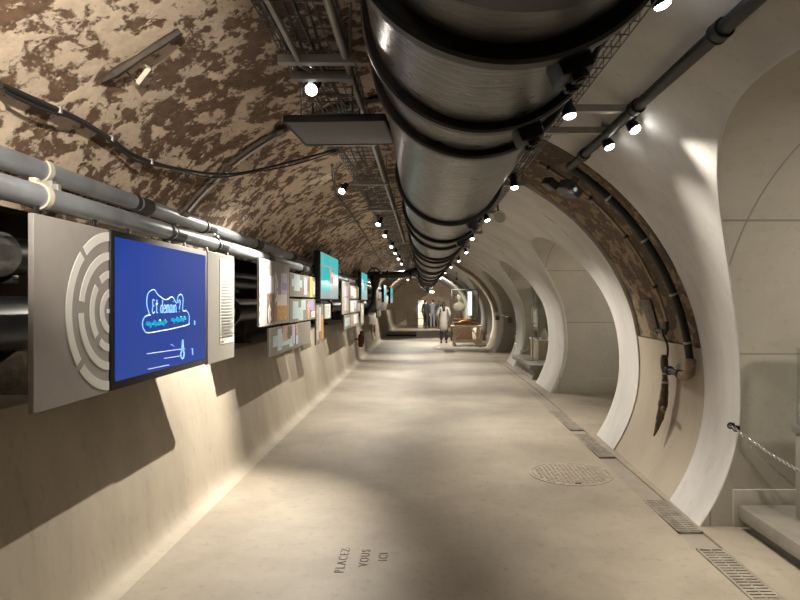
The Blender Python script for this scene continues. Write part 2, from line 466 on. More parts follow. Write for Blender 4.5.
mb = MB(); mb.lathe([(PR-.01, -2.9), (.408, -2.9), (.408, 1.20), (.400, 1.215), (PR-.01, 1.215)], (PX, 0, PZ), 'Y', 72); o = part(mb, 'shade_sleeve', 'collarblack', root); o['label'] = 'matt black sleeve added to darken the near pipe'  # added black sleeve stands in for shade on the main's near end
mb = MB()
for y in (3.3, 7.8, 11.6, 16.4, 21.5, 27):
    mb.box((PX, y, 2.965), (.12, .08, .10), bev=.01)
part(mb, 'hanger', 'black', root)

# ------------------------------------------------------------------ wire cable trays, struts
def wire_tray(name, label, x0, x1, z, ya, yb, side):
    root = thing(name, label, 'cable tray', ((x0+x1)/2, ya, z))
    mb = MB()
    xs = lin(x0, x1, 4)
    for x in xs: mb.tube([(x, ya, z), (x, yb, z)], .0035, 5)
    for x in (x0, x1):
        for h in (.035, .07): mb.tube([(x, ya, z+h), (x, yb, z+h)], .0035, 5)
    y = ya
    while y < yb:
        mb.tube([(x0, y, z+.08), (x0, y, z), (x1, y, z), (x1, y, z+.08)], .0035, 5); y += .12 if y < 12 else .3
    part(mb, 'wire_basket', 'wire', root, smooth=0)
    mb = MB()
    for k in range(5):
        x = x0+.03+random.random()*(x1-x0-.06); ph = random.random()*6
        mb.tube([(x+.015*math.sin(i*1.1+ph), ya+i*(yb-ya)/90, z+.012+.006*math.sin(i*.8+ph)) for i in range(91)], .007, 6)
    part(mb, 'cable', 'blackgloss', root)
    return root
LT = wire_tray('cable_tray', 'wire basket cable tray running along the brown vault left of the water main', -.68, -.36, 2.74, -.5, 34, -1)
RT = wire_tray('cable_tray', 'wire basket cable tray running along the pale vault right of the water main', .655, .86, 2.66, -.5, 34, 1)
def strut(label, x0, x1, y, z, group, ends=True):
    root = thing('strut_rail', label, 'strut', ((x0+x1)/2, y, z), group)
    mb = MB()
    w = .02; poly = [(-w, -w), (w, -w), (w, w), (.008, w), (.008, w-.005), (w-.005, w-.005), (w-.005, -w+.005), (-w+.005, -w+.005), (-w+.005, w-.005), (-.008, w-.005), (-.008, w), (-w, w)]
    mb.prism([(y+a, z+b) for a, b in poly], x0, x1, 'X'); part(mb, 'channel', 'galv', root, smooth=0)
    if ends:
        for x in (x0+.02, x1-.02):
            ph = math.asin(max(-.99, min(.99, x/R0))); zt = ZC+R0*math.cos(ph)
            mb = MB(); mb.tube([(x, y, z), (x, y, zt+.02)], .006, 8)
            mb.tube([(x, y, z+.02), (x, y, z+.032)], .013, 6); part(mb, 'hanger_rod', 'steel', root)
    return root
strut('pale steel strut nearest the camera under the left wire tray', -.70, -.33, 2.90, 2.715, 'struts under the left wire tray')
strut('plain white strut just behind the nearest one under the left tray, by the glaring lamp', -.68, -.36, 3.10, 2.71, 'struts under the left wire tray')
for k, y in enumerate((4.4, 5.9, 7.6, 9.6, 12.0, 15)):
    strut('steel strut under the left wire tray, beyond the hanging grey board, number %s going away' % ('one two three four five six'.split()[k]), -.70, -.34, y, 2.71, 'struts under the left wire tray')
strut('nearer of two long brown struts from the right tray to the black wall pipe', .64, 1.24, 3.42, 2.645, 'struts under the right wire tray')
strut('farther of two long brown struts from the right tray to the black wall pipe', .64, 1.17, 3.84, 2.64, 'struts under the right wire tray')
for k, y in enumerate((5.6, 7.4, 9.6, 12.2, 15.2)):
    strut('short strut under the right wire tray beyond the stone arch, number %s going away' % ('one two three four five'.split()[k]), .62, .95, y, 2.645, 'struts under the right wire tray')

mb = MB(); mb.tube([(-.375, y, 2.725-.0005*y) for y in lin(-.5, 12, 20)], .017, 10)
tag(mb.build('conduit', 'galv'), 'pale straight conduit fixed under the right edge of the left wire tray', 'conduit')
mb = MB(); mb.tube([(-.60, -.5, 2.71), (-.60, 2.95, 2.71), (-.57, 3.05, 2.72)], .013, 8)
tag(mb.build('conduit', 'galv'), 'thin conduit under the left wire tray that stops at the white strut', 'conduit')

# grey board hung left of the pipe
root = thing('hanging_board', 'plain grey board hung flat below the vault left of the water main', 'board', (-.45, 3.4, 2.51))
mb = MB(); rt = Matrix.Rotation(RAD(-3), 3, 'Z')
mb.box((-.46, 3.42, 2.51), (.53, .46, .012), 'greyboard', .003, rt); part(mb, 'board', None, root)
mb = MB()
for dx, dy, a, b in ((0, -.237, .54, .012), (0, .237, .54, .012)):
    mb.box(Vector((-.46, 3.42, 2.52))+rt @ Vector((dx, dy, 0)), (a, b, .04), 'black', .002, rt)
for dx in (-.268, .268):
    mb.box(Vector((-.46, 3.42, 2.52))+rt @ Vector((dx, 0, 0)), (.012, .48, .04), 'black', .002, rt)
part(mb, 'frame', None, root)
for x, y in ((-.66, 3.25), (-.38, 3.22), (-.66, 3.6), (-.38, 3.6)):
    mb = MB(); mb.tube([(x, y, 2.515), (x, y, 2.74)], .004, 6); part(mb, 'suspension_rod', 'black', root)

# ------------------------------------------------------------------ left rails and recess pipes
def rail(label, x, z, clamps, ya=-.5, yb=26):
    root = thing('steel_rail', label, 'pipe', (x, 2, z))
    mb = MB(); mb.tube([(x, y, z) for y in lin(ya, yb, 30)], .05, 24); part(mb, 'tube', 'rail', root)
    for i, y in enumerate(clamps):
        mb = MB(); c = 'ivory' if i == 0 else 'black'
        mb.lathe([(.049, -.016), (.058, -.016), (.058, .016), (.049, .016)], (x, y, z), 'Y', 24)
        if i == 0: mb.box((x-.02, y, z+.064), (.03, .03, .03), bev=.004)
        else: mb.box((x-.01, y, z-.06), (.03, .03, .025), bev=.004)
        o = part(mb, 'clamp', c, root)
        if i == 0: o['label'] = 'ivory clamp'
        if i:
            mb = MB(); mb.lathe([(.0495, -.07), (.0535, -.07), (.0535, .07), (.0495, .07)], (x, y+.13, z), 'Y', 24); part(mb, 'sleeve', 'ironpipe', root)
    return root
rail('upper grey steel tube running along the left wall above the panels', -1.745, 2.145, [2.74, 3.6, 4.75, 6.2, 7.9, 10, 12.5])
rail('lower grey steel tube right above the panels on the left wall', -1.60, 1.985, [2.50, 3.75, 4.6, 6.1, 7.8, 10, 12.5])
for k, y in enumerate((2.62, 4.65, 6.9, 9.2, 11.8, 14.6)):
    root = thing('wall_bracket', 'dark steel arm carrying the two left rails, %s from the front' % ('first second third fourth fifth sixth'.split()[k]), 'bracket', (-1.8, y, 2.0), 'arms carrying the left rails')
    mb = MB(); mb.box((-1.98, y, 2.057), (.74, .035, .035), bev=.004)
    mb.box((-1.60, y, 2.02), (.03, .03, .08), bev=.004); part(mb, 'arm', 'galv', root)
    mb = MB(); mb.box((-2.45, y, 2.05), (.03, .1, .16), bev=.004); part(mb, 'wall_plate', 'galv', root)
def iron(label, x, z, r, m, flanges, ya=-.5, yb=24):
    root = thing('iron_pipe', label, 'pipe', (x, 2, z))
    mb = MB(); mb.tube([(x, y, z) for y in lin(ya, yb, 30)], r, 28); part(mb, 'tube', m, root)
    for y in flanges:
        mb = MB(); mb.lathe([(r-.005, -.03), (r+.045, -.03), (r+.05, -.022), (r+.05, .022), (r+.045, .03), (r-.005, .03)], (x, y, z), 'Y', 32)
        for k in range(8):
            w = 2*PI*k/8; mb.tube([(x+(r+.026)*math.cos(w), y-.045, z+(r+.026)*math.sin(w)), (x+(r+.026)*math.cos(w), y+.045, z+(r+.026)*math.sin(w))], .011, 6)
        part(mb, 'flange', 'ironpipe', root)
    return root
up = iron('upper iron pipe lying in the dark recess behind the left panels', -2.10, 1.78, .095, 'ironpipe', [4.3, 5.9, 9.3, 12.4])
mb = MB(); mb.lathe([(.096, -.5), (.112, -.49), (.114, -.2), (.112, .2), (.114, .42), (.096, .45)], (-2.10, 2.55, 1.78), 'Y', 28); o = part(mb, 'lagging', 'lag', up); o['label'] = 'grey wrapped lagging on the pipe'
lo = iron('lower, thicker iron pipe in the dark recess behind the left panels', -2.08, 1.44, .135, 'ironpipe', [2.62, 6.25, 9.2, 12.6])
for k, y in enumerate((2.0, 3.05, 4.9, 6.75, 9.6, 12.2, 15)):
    root = thing('pipe_saddle', 'iron cradle under the recess pipes, %s from the front' % 'first second third fourth fifth sixth seventh'.split()[k], 'bracket', (-2.08, y, 1.08), 'cradles under the recess pipes')
    mb = MB(); mb.box((-2.08, y, 1.185), (.16, .06, .225), bev=.006); mb.box((-2.08, y, 1.09), (.30, .10, .02), bev=.004); part(mb, 'pedestal', 'rust', root)
    mb = MB(); mb.box((-2.255, y, 1.42), (.03, .06, .66), bev=.004); mb.box((-2.16, y, 1.66), (.18, .05, .04), bev=.004); part(mb, 'arm', 'ironpipe', root)

# ------------------------------------------------------------------ hanging panels on the left
FX = -1.5
def hook(mb, y, ztop, x=FX-.02):
    """strap from a panel's top up around the lower rail"""
    mb.box((x-.004, y, (ztop-.06+1.93)/2), (.006, .03, 1.93-ztop+.06), bev=.002)
def board(name, label, cat, y0, y1, z0, z1, base='paneldark', x=FX, th=.022, blocks=(), group=None, hooks=True):
    root = thing(name, label, cat, (x, (y0+y1)/2, z0), group)
    mb = MB(); mb.box((x-th/2, (y0+y1)/2, (z0+z1)/2), (th, y1-y0, z1-z0), base, .003)
    for (u0, v0, u1, v1, m) in blocks:
        ya, yb = y0+(y1-y0)*u0, y0+(y1-y0)*u1; za, zb = z0+(z1-z0)*v0, z0+(z1-z0)*v1
        k_ = blocks.index((u0, v0, u1, v1, m)); mb.box((x+.0012+.0004*k_, (ya+yb)/2, (za+zb)/2), (.004, yb-ya, zb-za), m)
    part(mb, 'board', None, root, smooth=0)
    if hooks and z1 < 1.92:
        for y in (y0+.12*(y1-y0), y1-.12*(y1-y0)):
            mb = MB(); hook(mb, y, z1, x-th-.004); part(mb, 'hanger_strap', 'black', root)
    return root
# panel with the ring maze
root = board('exhibition_panel', 'large pale grey panel with white concentric maze rings, nearest on the left wall', 'panel', 2.31, 2.865, 1.115, 1.89, 'panelgrey')
mb = MB(); cy, cz = 2.895, 1.502
def arc(r0, r1, a0, a1):
    n = max(4, int(abs(a1-a0)/4)); vs = []
    for i in range(n+1):
        a = RAD(a0+(a1-a0)*i/n)
        for r in (r0, r1):
            y = min(cy+r*math.cos(a), 2.862); vs.append((y, cz+r*math.sin(a)))
    V = [(FX+.003, y, z) for y, z in vs]+[(FX-.002, y, z) for y, z in vs]; q = len(vs)
    f = [(2*i, 2*i+1, 2*i+3, 2*i+2) for i in range(n)]+[(q+2*i, q+2*i+2, q+2*i+3, q+2*i+1) for i in range(n)]
    for i in range(n): f += [(2*i, 2*i+2, q+2*i+2, q+2*i), (2*i+1, q+2*i+1, q+2*i+3, 2*i+3)]
    f += [(0, q, q+1, 1), (2*n, 2*n+1, q+2*n+1, q+2*n)]
    mb.add(V, f)
for a in ((.335, .378, 95, 131), (.335, .378, 136, 218), (.335, .378, 223, 265), (.245, .283, 97, 170), (.245, .283, 181, 263),
          (.160, .196, 100, 126), (.160, .196, 141, 219), (.160, .196, 232, 260), (.075, .110, 108, 252)): arc(*a)
mb.box((FX+.001, 2.855, cz), (.005, .02, .02))
o = part(mb, 'ring_maze', 'white', root, smooth=0); o['label'] = 'white concentric ring maze'
# television
root = thing('television', 'wide black-framed screen glowing blue with a neon cloud reading Et demain ?', 'television', (FX, 3.5, 1.1))
TY0, TY1, TZ0, TZ1 = 2.885, 4.165, 1.115, 1.895
mb = MB(); mb.box((FX-.035, (TY0+TY1)/2, (TZ0+TZ1)/2), (.07, TY1-TY0, TZ1-TZ0), bev=.006); part(mb, 'casing', 'black', root)
mb = MB(); mb.box((FX+.001, (TY0+TY1)/2, (TZ0+TZ1)/2+.005), (.004, TY1-TY0-.07, TZ1-TZ0-.075)); tvs = part(mb, 'screen', 'screenblue', root, smooth=0)
for y in (3.15, 3.9):
    mb = MB(); hook(mb, y, TZ1-.05, FX-.045); part(mb, 'hanger_strap', 'black', root)
SX = FX+.006
def pxl(p):                                              # picture-plane sketch of the screen's drawing, scaled onto the screen
    return p
CLOUD = [(3.306,1.4307),(3.298,1.489),(3.302,1.5407),(3.3318,1.5593),(3.3566,1.5408),(3.3964,1.5267),(3.4362,1.5409),(3.4663,1.517),(3.4714,1.5417),(3.4867,1.5552),(3.5,1.538),(3.4969,1.4699),(3.5227,1.4711),(3.5434,1.4396),(3.5434,1.4),(3.5227,1.3704),(3.306,1.3459),(3.272,1.362),(3.2653,1.4),(3.2815,1.4264),(3.306,1.4307)]
def smoothline(p, n=5, closed=False):
    out = []
    for i in range(len(p)-1):
        a, b, c, d = (Vector(p[max(i-1, 0)]), Vector(p[i]), Vector(p[i+1]), Vector(p[min(i+2, len(p)-1)]))
        for k in range(n):
            t = k/n; out.append(.5*((2*b)+(c-a)*t+(2*a-5*b+4*c-d)*t*t+(3*b-a-3*c+d)*t**3))
    out.append(Vector(p[-1])); return out
# cloud outline in screen coordinates u (0..1 left to right), v (0..1 bottom to top)
def S(u, v): return (SX, TY0+.035+u*(TY1-TY0-.07), TZ0+.043+v*(TZ1-TZ0-.075))
CL = [(.315, .41), (.285, .505), (.295, .61), (.365, .655), (.42, .60), (.515, .555), (.60, .585), (.66, .52), (.68, .59), (.72, .615), (.755, .57), (.75, .44),
      (.80, .435), (.845, .385), (.845, .31), (.80, .27), (.34, .235), (.255, .265), (.235, .335), (.265, .395), (.325, .405)]
def Q(u, v): return S(.228+(u-.235)*.86, .31+(v-.235)*.80)
mb = MB(); mb.tube([Q(p.x, p.y) for p in smoothline(CL)], .0027, 6)
part(mb, 'cloud_outline', 'neon', tvs)
# handwriting strokes: each letter on a unit cell
LET = {'E': [[(.8, .95), (.3, 1), (.15, .8), (.3, .58), (.6, .55)], [(.3, .58), (.05, .3), (.2, .02), (.8, .12)]],
       't': [[(.5, 1), (.4, .4), (.45, .05), (.75, .05)], [(.15, .68), (.85, .72)]],
       'd': [[(.7, .5), (.35, .6), (.1, .3), (.3, .02), (.65, .2), (.8, 1.0)], [(.68, .25), (.75, .02), (.95, .08)]],
       'e': [[(.1, .3), (.8, .38), (.6, .62), (.2, .5), (.12, .2), (.45, .0), (.9, .12)]],
       'm': [[(.05, .6), (.1, 0)], [(.1, .4), (.3, .62), (.45, .45), (.45, 0)], [(.45, .4), (.65, .62), (.82, .45), (.82, .05), (.98, .05)]],
       'a': [[(.75, .5), (.4, .62), (.1, .3), (.3, .0), (.7, .25)], [(.76, .6), (.74, .05), (.95, .05)]],
       'i': [[(.4, .6), (.4, .05), (.7, .05)], [(.42, .85), (.46, .9)]],
       'n': [[(.1, .6), (.12, 0)], [(.12, .4), (.4, .62), (.7, .45), (.7, .05), (.95, .05)]],
       '?': [[(.15, .75), (.35, 1), (.75, .9), (.7, .6), (.4, .4), (.4, .25)], [(.38, .02), (.42, .06)]]}
def handwrite(mb, text, u, v, w, h, r):
    for ch in text:
        if ch == ' ': u += w*.55; continue
        cw = w*(1.25 if ch == 'm' else .55 if ch == 'i' else 1.0)
        for st in LET[ch]: mb.tube([Q(u+p.x*cw, v+p.y*h) for p in smoothline(st, 4)], r, 6)
        u += cw*1.02
mb = MB(); handwrite(mb, 'Et demain ?', .345, .42, .0375, .135, .0024); o = part(mb, 'neon_words', 'neon', tvs)
mb = MB()
for (u0, u1, v) in ((.275, .52, .315), (.585, .79, .335)):     # the second neon line is too blurred to read: only its strokes
    n = 40; pts = []
    for i in range(n+1):
        t = i/n; pts.append(Q(u0+(u1-u0)*t+.006*math.sin(i*1.9), v+.022*math.sin(i*1.25)+.012*math.sin(i*.53)+.01*t))
    mb.tube(pts, .004, 6)
part(mb, 'neon_scribble', 'neoncyan', tvs)
mb = MB(); mb.tube([S(p.x-.085, p.y*.9+.035) for p in smoothline([(.755, .20), (.742, .10), (.73, .06), (.742, .02), (.762, .02), (.772, .06), (.764, .10), (.755, .20)])], .0042, 6)
part(mb, 'neon_drop', 'neon', tvs)
for a_, b_ in (((.80, .12), (.803, .06)), ((.83, .375), (.832, .335))):
    mb = MB(); mb.tube([S(*a_), S(*b_)], .0035, 6); part(mb, 'neon_dash', 'neon', tvs)
mb = MB()
for pl in ([(.27, .15), (.62, .135), (.70, .13)], [(.45, .085), (.65, .075)], [(.28, .03), (.50, .022)], [(.52, .19), (.54, .185), (.56, .17)]):
    mb.tube([S(*p) for p in pl], .003, 6)
part(mb, 'faint_lines', 'neonfaint', tvs)
# text panel
tx = [(.42, .155, .97, .955, 'paper')]
tx += [(.47, .885, .66, .897, 'ink')]
for i in range(21):
    v = .80-i*.0285; tx.append((.47, v, .93-.04*((i*7) % 3 == 0), v+.010, 'ink'))
tx.append((.47, .19, .60, .198, 'ink'))
board('text_panel', 'narrow taupe panel with a pale sheet of small text right of the blue screen', 'panel', 4.18, 4.77, 1.105, 1.90, 'paneldark', blocks=tx)

def rings(y0, y1, z0, z1, cyy, czz, sc):
    out = []
    return out
# first cluster of boards
r1 = board('exhibition_panel', 'tall grey panel with white ring arcs and brown photo, left of the vase panel', 'panel', 5.50, 6.06, 1.31, 1.95, 'panelgrey',
      blocks=[(.50, .50, .95, .76, 'lilac'), (.50, .05, .95, .48, 'photo'), (.10, .885, .62, .90, 'ink')])
def arcs_on(root, cy_, cz_, spec, ymin, ymax, zmin, zmax):
    global cy, cz
    mb2 = MB(); vs = []
    for (r0, ra, a0, a1) in spec:
        n = max(4, int(abs(a1-a0)/6)); V = []
        for i in range(n+1):
            a = RAD(a0+(a1-a0)*i/n)
            for r in (r0, ra): V.append((FX+.004, min(max(cy_+r*math.cos(a), ymin), ymax), min(max(cz_+r*math.sin(a), zmin), zmax)))
        W = [(FX-.002, b, c) for (_, b, c) in V]; q = len(V)
        f = [(2*i, 2*i+1, 2*i+3, 2*i+2) for i in range(n)]+[(q+2*i, q+2*i+2, q+2*i+3, q+2*i+1) for i in range(n)]
        for i in range(n): f += [(2*i, 2*i+2, q+2*i+2, q+2*i), (2*i+1, q+2*i+1, q+2*i+3, 2*i+3)]
        f += [(0, q, q+1, 1), (2*n, 2*n+1, q+2*n+1, q+2*n)]
        mb2.add(V+W, f)
    o = part(mb2, 'ring_arcs', 'white', root, smooth=0); o['label'] = 'white ring arcs'
arcs_on(r1, 5.44, 1.60, [(.235, .275, -84, -8), (.235, .275, 4, 82), (.15, .19, -68, -20), (.15, .19, -8, 70), (.07, .10, -60, 60)], 5.502, 6.05, 1.32, 1.94)
arcs_on(r1, 5.93, 1.42, [(.10, .13, 130, 230), (.05, .075, 120, 250)], 5.80, 6.03, 1.335, 1.60)
r2 = board('exhibition_panel', 'tall grey panel with lilac pictures and an orange vase photo', 'panel', 6.07, 6.74, 1.31, 1.95, 'panelgrey',
      blocks=[(.38, .46, .80, .84, 'lilac'), (.45, .56, .85, .68, 'violet'), (.12, .28, .78, .48, 'white'), (.12, .06, .78, .30, 'orange')])
arcs_on(r2, 6.02, 1.68, [(.13, .165, -70, -10), (.13, .165, 2, 75), (.06, .09, -70, 70)], 6.075, 6.7, 1.32, 1.94)
board('picture_board', 'wide upper board with pale blue cross blocks and a yellow strip under the rail', 'panel', 6.76, 8.36, 1.60, 1.875,
      blocks=[(.12, .25, .34, .95, 'cyan'), (.05, .42, .42, .75, 'cyan'), (.48, .10, .62, .9, 'lilac'), (.62, .3, .72, .85, 'photo'), (.74, .0, .84, 1.0, 'yellow'), (.86, .15, .97, .8, 'mixphoto')])
board('picture_board', 'wide grey board with pale blue crosses and a violet patch, middle row', 'panel', 6.76, 8.36, 1.30, 1.575,
      blocks=[(.08, .15, .28, .9, 'cyan'), (.28, .05, .46, .62, 'cyan'), (.38, .5, .56, .95, 'cyan'), (.62, .1, .72, .9, 'pinkphoto'), (.72, .45, .9, .9, 'violet'), (.78, .1, .97, .42, 'mixphoto')], hooks=True)
board('picture_board', 'low grey board with a pale blue cross and pink photos, lowest row before the wall', 'panel', 5.85, 8.0, 1.00, 1.28,
      blocks=[(.06, .30, .28, .70, 'cyan'), (.15, .12, .24, .92, 'cyan'), (.24, .25, .44, .48, 'cyan'), (.40, .12, .50, .55, 'cyan'), (.26, .42, .36, .98, 'pinkphoto'), (.36, .45, .44, .95, 'photo'), (.47, .2, .54, .98, 'lilac'), (.56, .55, .62, .98, 'pinkphoto'), (.56, .15, .62, .52, 'cyan')], hooks=True)
board('picture_board', 'narrow tall board of mixed photos under the first teal screen', 'panel', 8.42, 9.05, .93, 1.52,
      blocks=[(.05, .1, .32, .95, 'mixphoto'), (.36, .3, .62, .9, 'white'), (.62, .1, .95, .7, 'orange'), (.36, .02, .6, .26, 'pinkphoto')], hooks=True)
board('text_panel', 'small board with a pale text sheet under the first teal screen', 'panel', 9.10, 9.75, 1.27, 1.52, blocks=[(.1, .06, .92, .94, 'paper')]+[(.16, .15+.09*i, .86, .18+.09*i, 'ink') for i in range(8)], hooks=True)
def teal(label, y0, y1, z0, z1, x=FX+.06):
    root = thing('video_screen', label, 'screen', (x, (y0+y1)/2, z0), 'teal video screens on the left wall')
    mb = MB(); mb.box((x-.045, (y0+y1)/2, (z0+z1)/2), (.09, y1-y0, z1-z0), bev=.005); part(mb, 'casing', 'black', root)
    mb = MB(); Y = lambda u: y0+(y1-y0)*u; Z = lambda v: z0+(z1-z0)*v
    def bl(u0, v0, u1, v1, m, d): mb.box((x+d, (Y(u0)+Y(u1))/2, (Z(v0)+Z(v1))/2), (.004, Y(u1)-Y(u0), Z(v1)-Z(v0)), m)
    bl(.02, .02, .98, .98, 'screenpale', .001); bl(.03, .16, .50, .70, 'screenteal', .003); bl(.03, .74, .98, .97, 'screenteal', .003)
    bl(.55, .45, .97, .72, 'screenteal', .003); bl(.46, .36, .66, .68, 'greycloth', .004); bl(.56, .52, .72, .62, 'pinkphoto', .005)
    part(mb, 'screen', None, root, smooth=0)
    mb = MB()
    for y in (y0+.3, y1-.3): mb.box((x-.12, y, z1-.22), (.10, .04, .06), bev=.004)
    part(mb, 'wall_mount', 'black', root)
    return root
teal('nearest and largest teal video screen standing proud of the picture boards', 8.40, 10.2, 1.57, 2.26)
# later clusters
def cluster(y, L, tag_):
    board('exhibition_panel', 'grey end panel of the %s group of picture boards' % tag_, 'panel', y, y+.35*L, 1.30, 1.93, 'panelgrey', blocks=[(.3, .1, .8, .5, 'mixphoto'), (.3, .55, .8, .85, 'lilac')])
    board('picture_board', 'upper board of the %s group of picture boards' % tag_, 'panel', y+.37*L, y+L, 1.60, 1.88, blocks=[(.05, .2, .3, .9, 'mixphoto'), (.35, .1, .6, .8, 'white'), (.65, .2, .95, .9, 'pinkphoto')])
    board('picture_board', 'middle board of the %s group of picture boards' % tag_, 'panel', y+.37*L, y+L, 1.30, 1.575, blocks=[(.05, .1, .35, .9, 'white'), (.4, .3, .6, .95, 'lilac'), (.66, .1, .95, .7, 'mixphoto')], hooks=True)
    board('picture_board', 'lowest board of the %s group of picture boards' % tag_, 'panel', y+.1*L, y+.9*L, 1.00, 1.275, blocks=[(.05, .2, .35, .8, 'cyan'), (.4, .1, .55, .9, 'pinkphoto'), (.6, .2, .95, .9, 'white')], hooks=True)
cluster(11.1, 3.2, 'second')
teal('second teal video screen along the left wall', 14.0, 15.5, 1.57, 2.24)
board('picture_board', 'tall pale board below the second teal screen', 'panel', 14.4, 15.2, .95, 1.52, blocks=[(.1, .1, .9, .9, 'mixphoto')], hooks=True)
cluster(19.2, 2.4, 'third')
teal('third teal video screen along the left wall', 22.2, 23.6, 1.50, 2.15)
teal('farthest teal video screen along the left wall', 26.5, 28.6, 1.45, 2.15)

# ------------------------------------------------------------------ vault fixtures on the left
def vray(phi_deg, Y, d): return barrel(RAD(phi_deg), Y, d)
root = thing('arch_conduit', 'pair of brown conduits curving up the left vault from the rails', 'conduit', (-1.6, 4.25, 2.1))
for dy, d in ((0, .02), (.07, .022)):
    mb = MB(); mb.tube([barrel(a, 4.22+dy, d) for a in lin(PH_L+.03, RAD(-8), 40)], .016, 8); part(mb, 'conduit', 'rust' if dy == 0 else 'galv', root)
for a in (-52, -40, -28, -16):
    mb = MB(); mb.box(barrel(RAD(a), 4.255, .02), (.05, .15, .03), bev=.004, rot=Matrix.Rotation(RAD(a), 3, 'Y')); part(mb, 'clip', 'rust', root)
# black cable pair sagging over the vault
def cable_pts(off): return [Vector(p)+Vector(off) for p in CABLE]
CABLE = []
for (px, py) in ((0, 85), (40, 103), (75, 118), (110, 139), (135, 156), (165, 166), (190, 171), (215, 174), (240, 173), (270, 167), (305, 158), (338, 149)):
    # where this line of sight meets the vault, 4 cm inside it
    dx, dz = (px-423)/600, (301-py)/600; r = R0-.035
    A = dx*dx+dz*dz; B = 2*dz*(1.55-ZC); Cc = (1.55-ZC)**2-r*r
    Y = (-B+math.sqrt(B*B-4*A*Cc))/(2*A); CABLE.append((dx*Y, Y, 1.55+dz*Y))
CAB = smoothline(CABLE, 6)
root = thing('black_cable', 'black cable bundle clipped across the left vault above the rails', 'cable', CAB[0])
mb = MB(); mb.tube(CAB, [.015-.006*min(1, i/45) for i in range(len(CAB))], 10); part(mb, 'main_cable', 'blackgloss', root)
mb = MB(); mb.tube([p+Vector((.012, 0, -.018-.010*math.sin(i*.35))) for i, p in enumerate(CAB)], .006, 8); part(mb, 'thin_cable', 'blackgloss', root)
for i in (9, 18, 27):
    mb = MB(); mb.box(CAB[i], (.035, .02, .035), bev=.004); part(mb, 'clip', 'galv', root)
# plank and pale bracket on the vault
def vline(px, py, inset):
    dx, dz = (px-423)/600, (301-py)/600; r = R0-inset
    A = dx*dx+dz*dz; B = 2*dz*(1.55-ZC); Cc = (1.55-ZC)**2-r*r
    Y = (-B+math.sqrt(B*B-4*A*Cc))/(2*A); return Vector((dx*Y, Y, 1.55+dz*Y))
a, b, c = vline(101, 82, .01), vline(140, 57, .02), vline(180, 31, .01)
root = thing('wooden_batten', 'dark weathered wooden batten stuck to the left vault', 'batten', b)
mb = MB(); mb.tube([a, a.lerp(b, .35), a.lerp(b, .6), b, b.lerp(c, .5), c], [.004, .022, .02, .015, .018, .016], 6); part(mb, 'batten', 'wood', root, smooth=0)
mb = MB(); p, q, s_ = vline(126, 71, .01), vline(137, 83, .03), vline(149, 68, .015)
mb.tube([p, q], .004, 6); o = part(mb, 'wire', 'wood', root)
mb = MB(); mb.tube([q, s_], .014, 4); mb.tube([s_, vline(143, 63, .01)], .007, 4); tag(mb.build('metal_bracket', 'ivory'), 'small pale bracket on the left vault under the dark batten', 'bracket')
# thin hanging rods and a conduit along the vault farther on
mb = MB(); mb.tube([vline(332, 165, .02), vline(336, 195, .02), vline(352, 215, .02), vline(368, 240, .02), vline(385, 268, .02)], .012, 8)
tag(mb.build('conduit', 'rust'), 'thin brown conduit creeping along the left vault beyond the arch conduits', 'conduit')

# ------------------------------------------------------------------ right wall fixtures
WPH = math.asin(1.20/R0)
def wp(Y, d=.055): return barrel(WPH, Y, d)
root = thing('wall_pipe', 'black pipe running along the pale vault on the right and down the stone arch', 'pipe', wp(2))
YB = 4.80
pts = [wp(y) for y in lin(-.5, YB-.12, 16)]
arcp = [barrel(ph, YB, .045) for ph in lin(WPH+.06, math.acos((1.04-ZC)/R0), 40)]
mb = MB(); mb.tube(pts+smoothline([pts[-1], wp(YB-.03, .055), arcp[0]], 4)[1:-1]+arcp, .031, 14); part(mb, 'tube', 'black', root)
for y in (.6, 2.35, 3.28, 4.35):
    mb = MB(); p = wp(y); mb.lathe([(.030, -.025), (.042, -.025), (.042, .025), (.030, .025)], p, 'Y', 16)
    mb.torus(p+Vector((0, .04, 0)), .038, .006, 'Y'); mb.tube([p, barrel(WPH, y, -.02)], .008, 6); part(mb, 'pipe_clamp', 'black', root)
for k in (6, 16, 27, 36):
    p = arcp[k]; t = (arcp[k+1]-arcp[k-1]).normalized() if k < 39 else Vector((0, 0, 1))
    mb = MB(); mb.tube([p-t*.009, p+t*.009], .036, 14); o = part(mb, 'arch_clip', 'steel', root); o['label'] = 'bright steel clip'
e = arcp[-1]
mb = MB(); mb.tube(smoothline([e+Vector((.002, 0, .05)), e, e+Vector((0, .02, -.07)), e+Vector((0, .10, -.10)), e+Vector((0, .16, -.10))], 5), .040, 14)
o = part(mb, 'elbow', 'brass', root); o['label'] = 'tarnished brass elbow'
h1 = e+Vector((0, .16, -.10)); h2 = rwall(.95, 5.30, .06)
mb = MB(); mb.tube([h1, h1.lerp(h2, .5), h2], .028, 12)
for t in (.1, .75): mb.torus(h1.lerp(h2, t), .033, .008, 'Y')
part(mb, 'link_hose', 'ironpipe', root)
root = thing('drain_fitting', 'corroded brown pipe fitting pointing down the arch foot on the right', 'fitting', rwall(.9, 5.32, .06))
prof2 = [(z*.95+.10, r) for z, r in [(1.03, .03), (.98, .05), (.90, .05), (.88, .038), (.80, .036), (.78, .046), (.70, .046), (.68, .052), (.60, .055), (.58, .062), (.54, .062), (.52, .05), (.42, .05), (.40, .042), (.32, .028), (.25, .010)]]
mb = MB(); mb.tube([rwall(z, 5.32, .065) for z, r in prof2], [r*.68 for z, r in prof2], 14); bd = part(mb, 'body', 'rust', root)
mb = MB(); q = rwall(.60, 5.26, .08); mb.tube([q, q+Vector((-.02, -.05, .0))], .02, 8); mb.sphere(q+Vector((-.02, -.06, 0)), .024); part(mb, 'valve_knob', 'brass', bd)
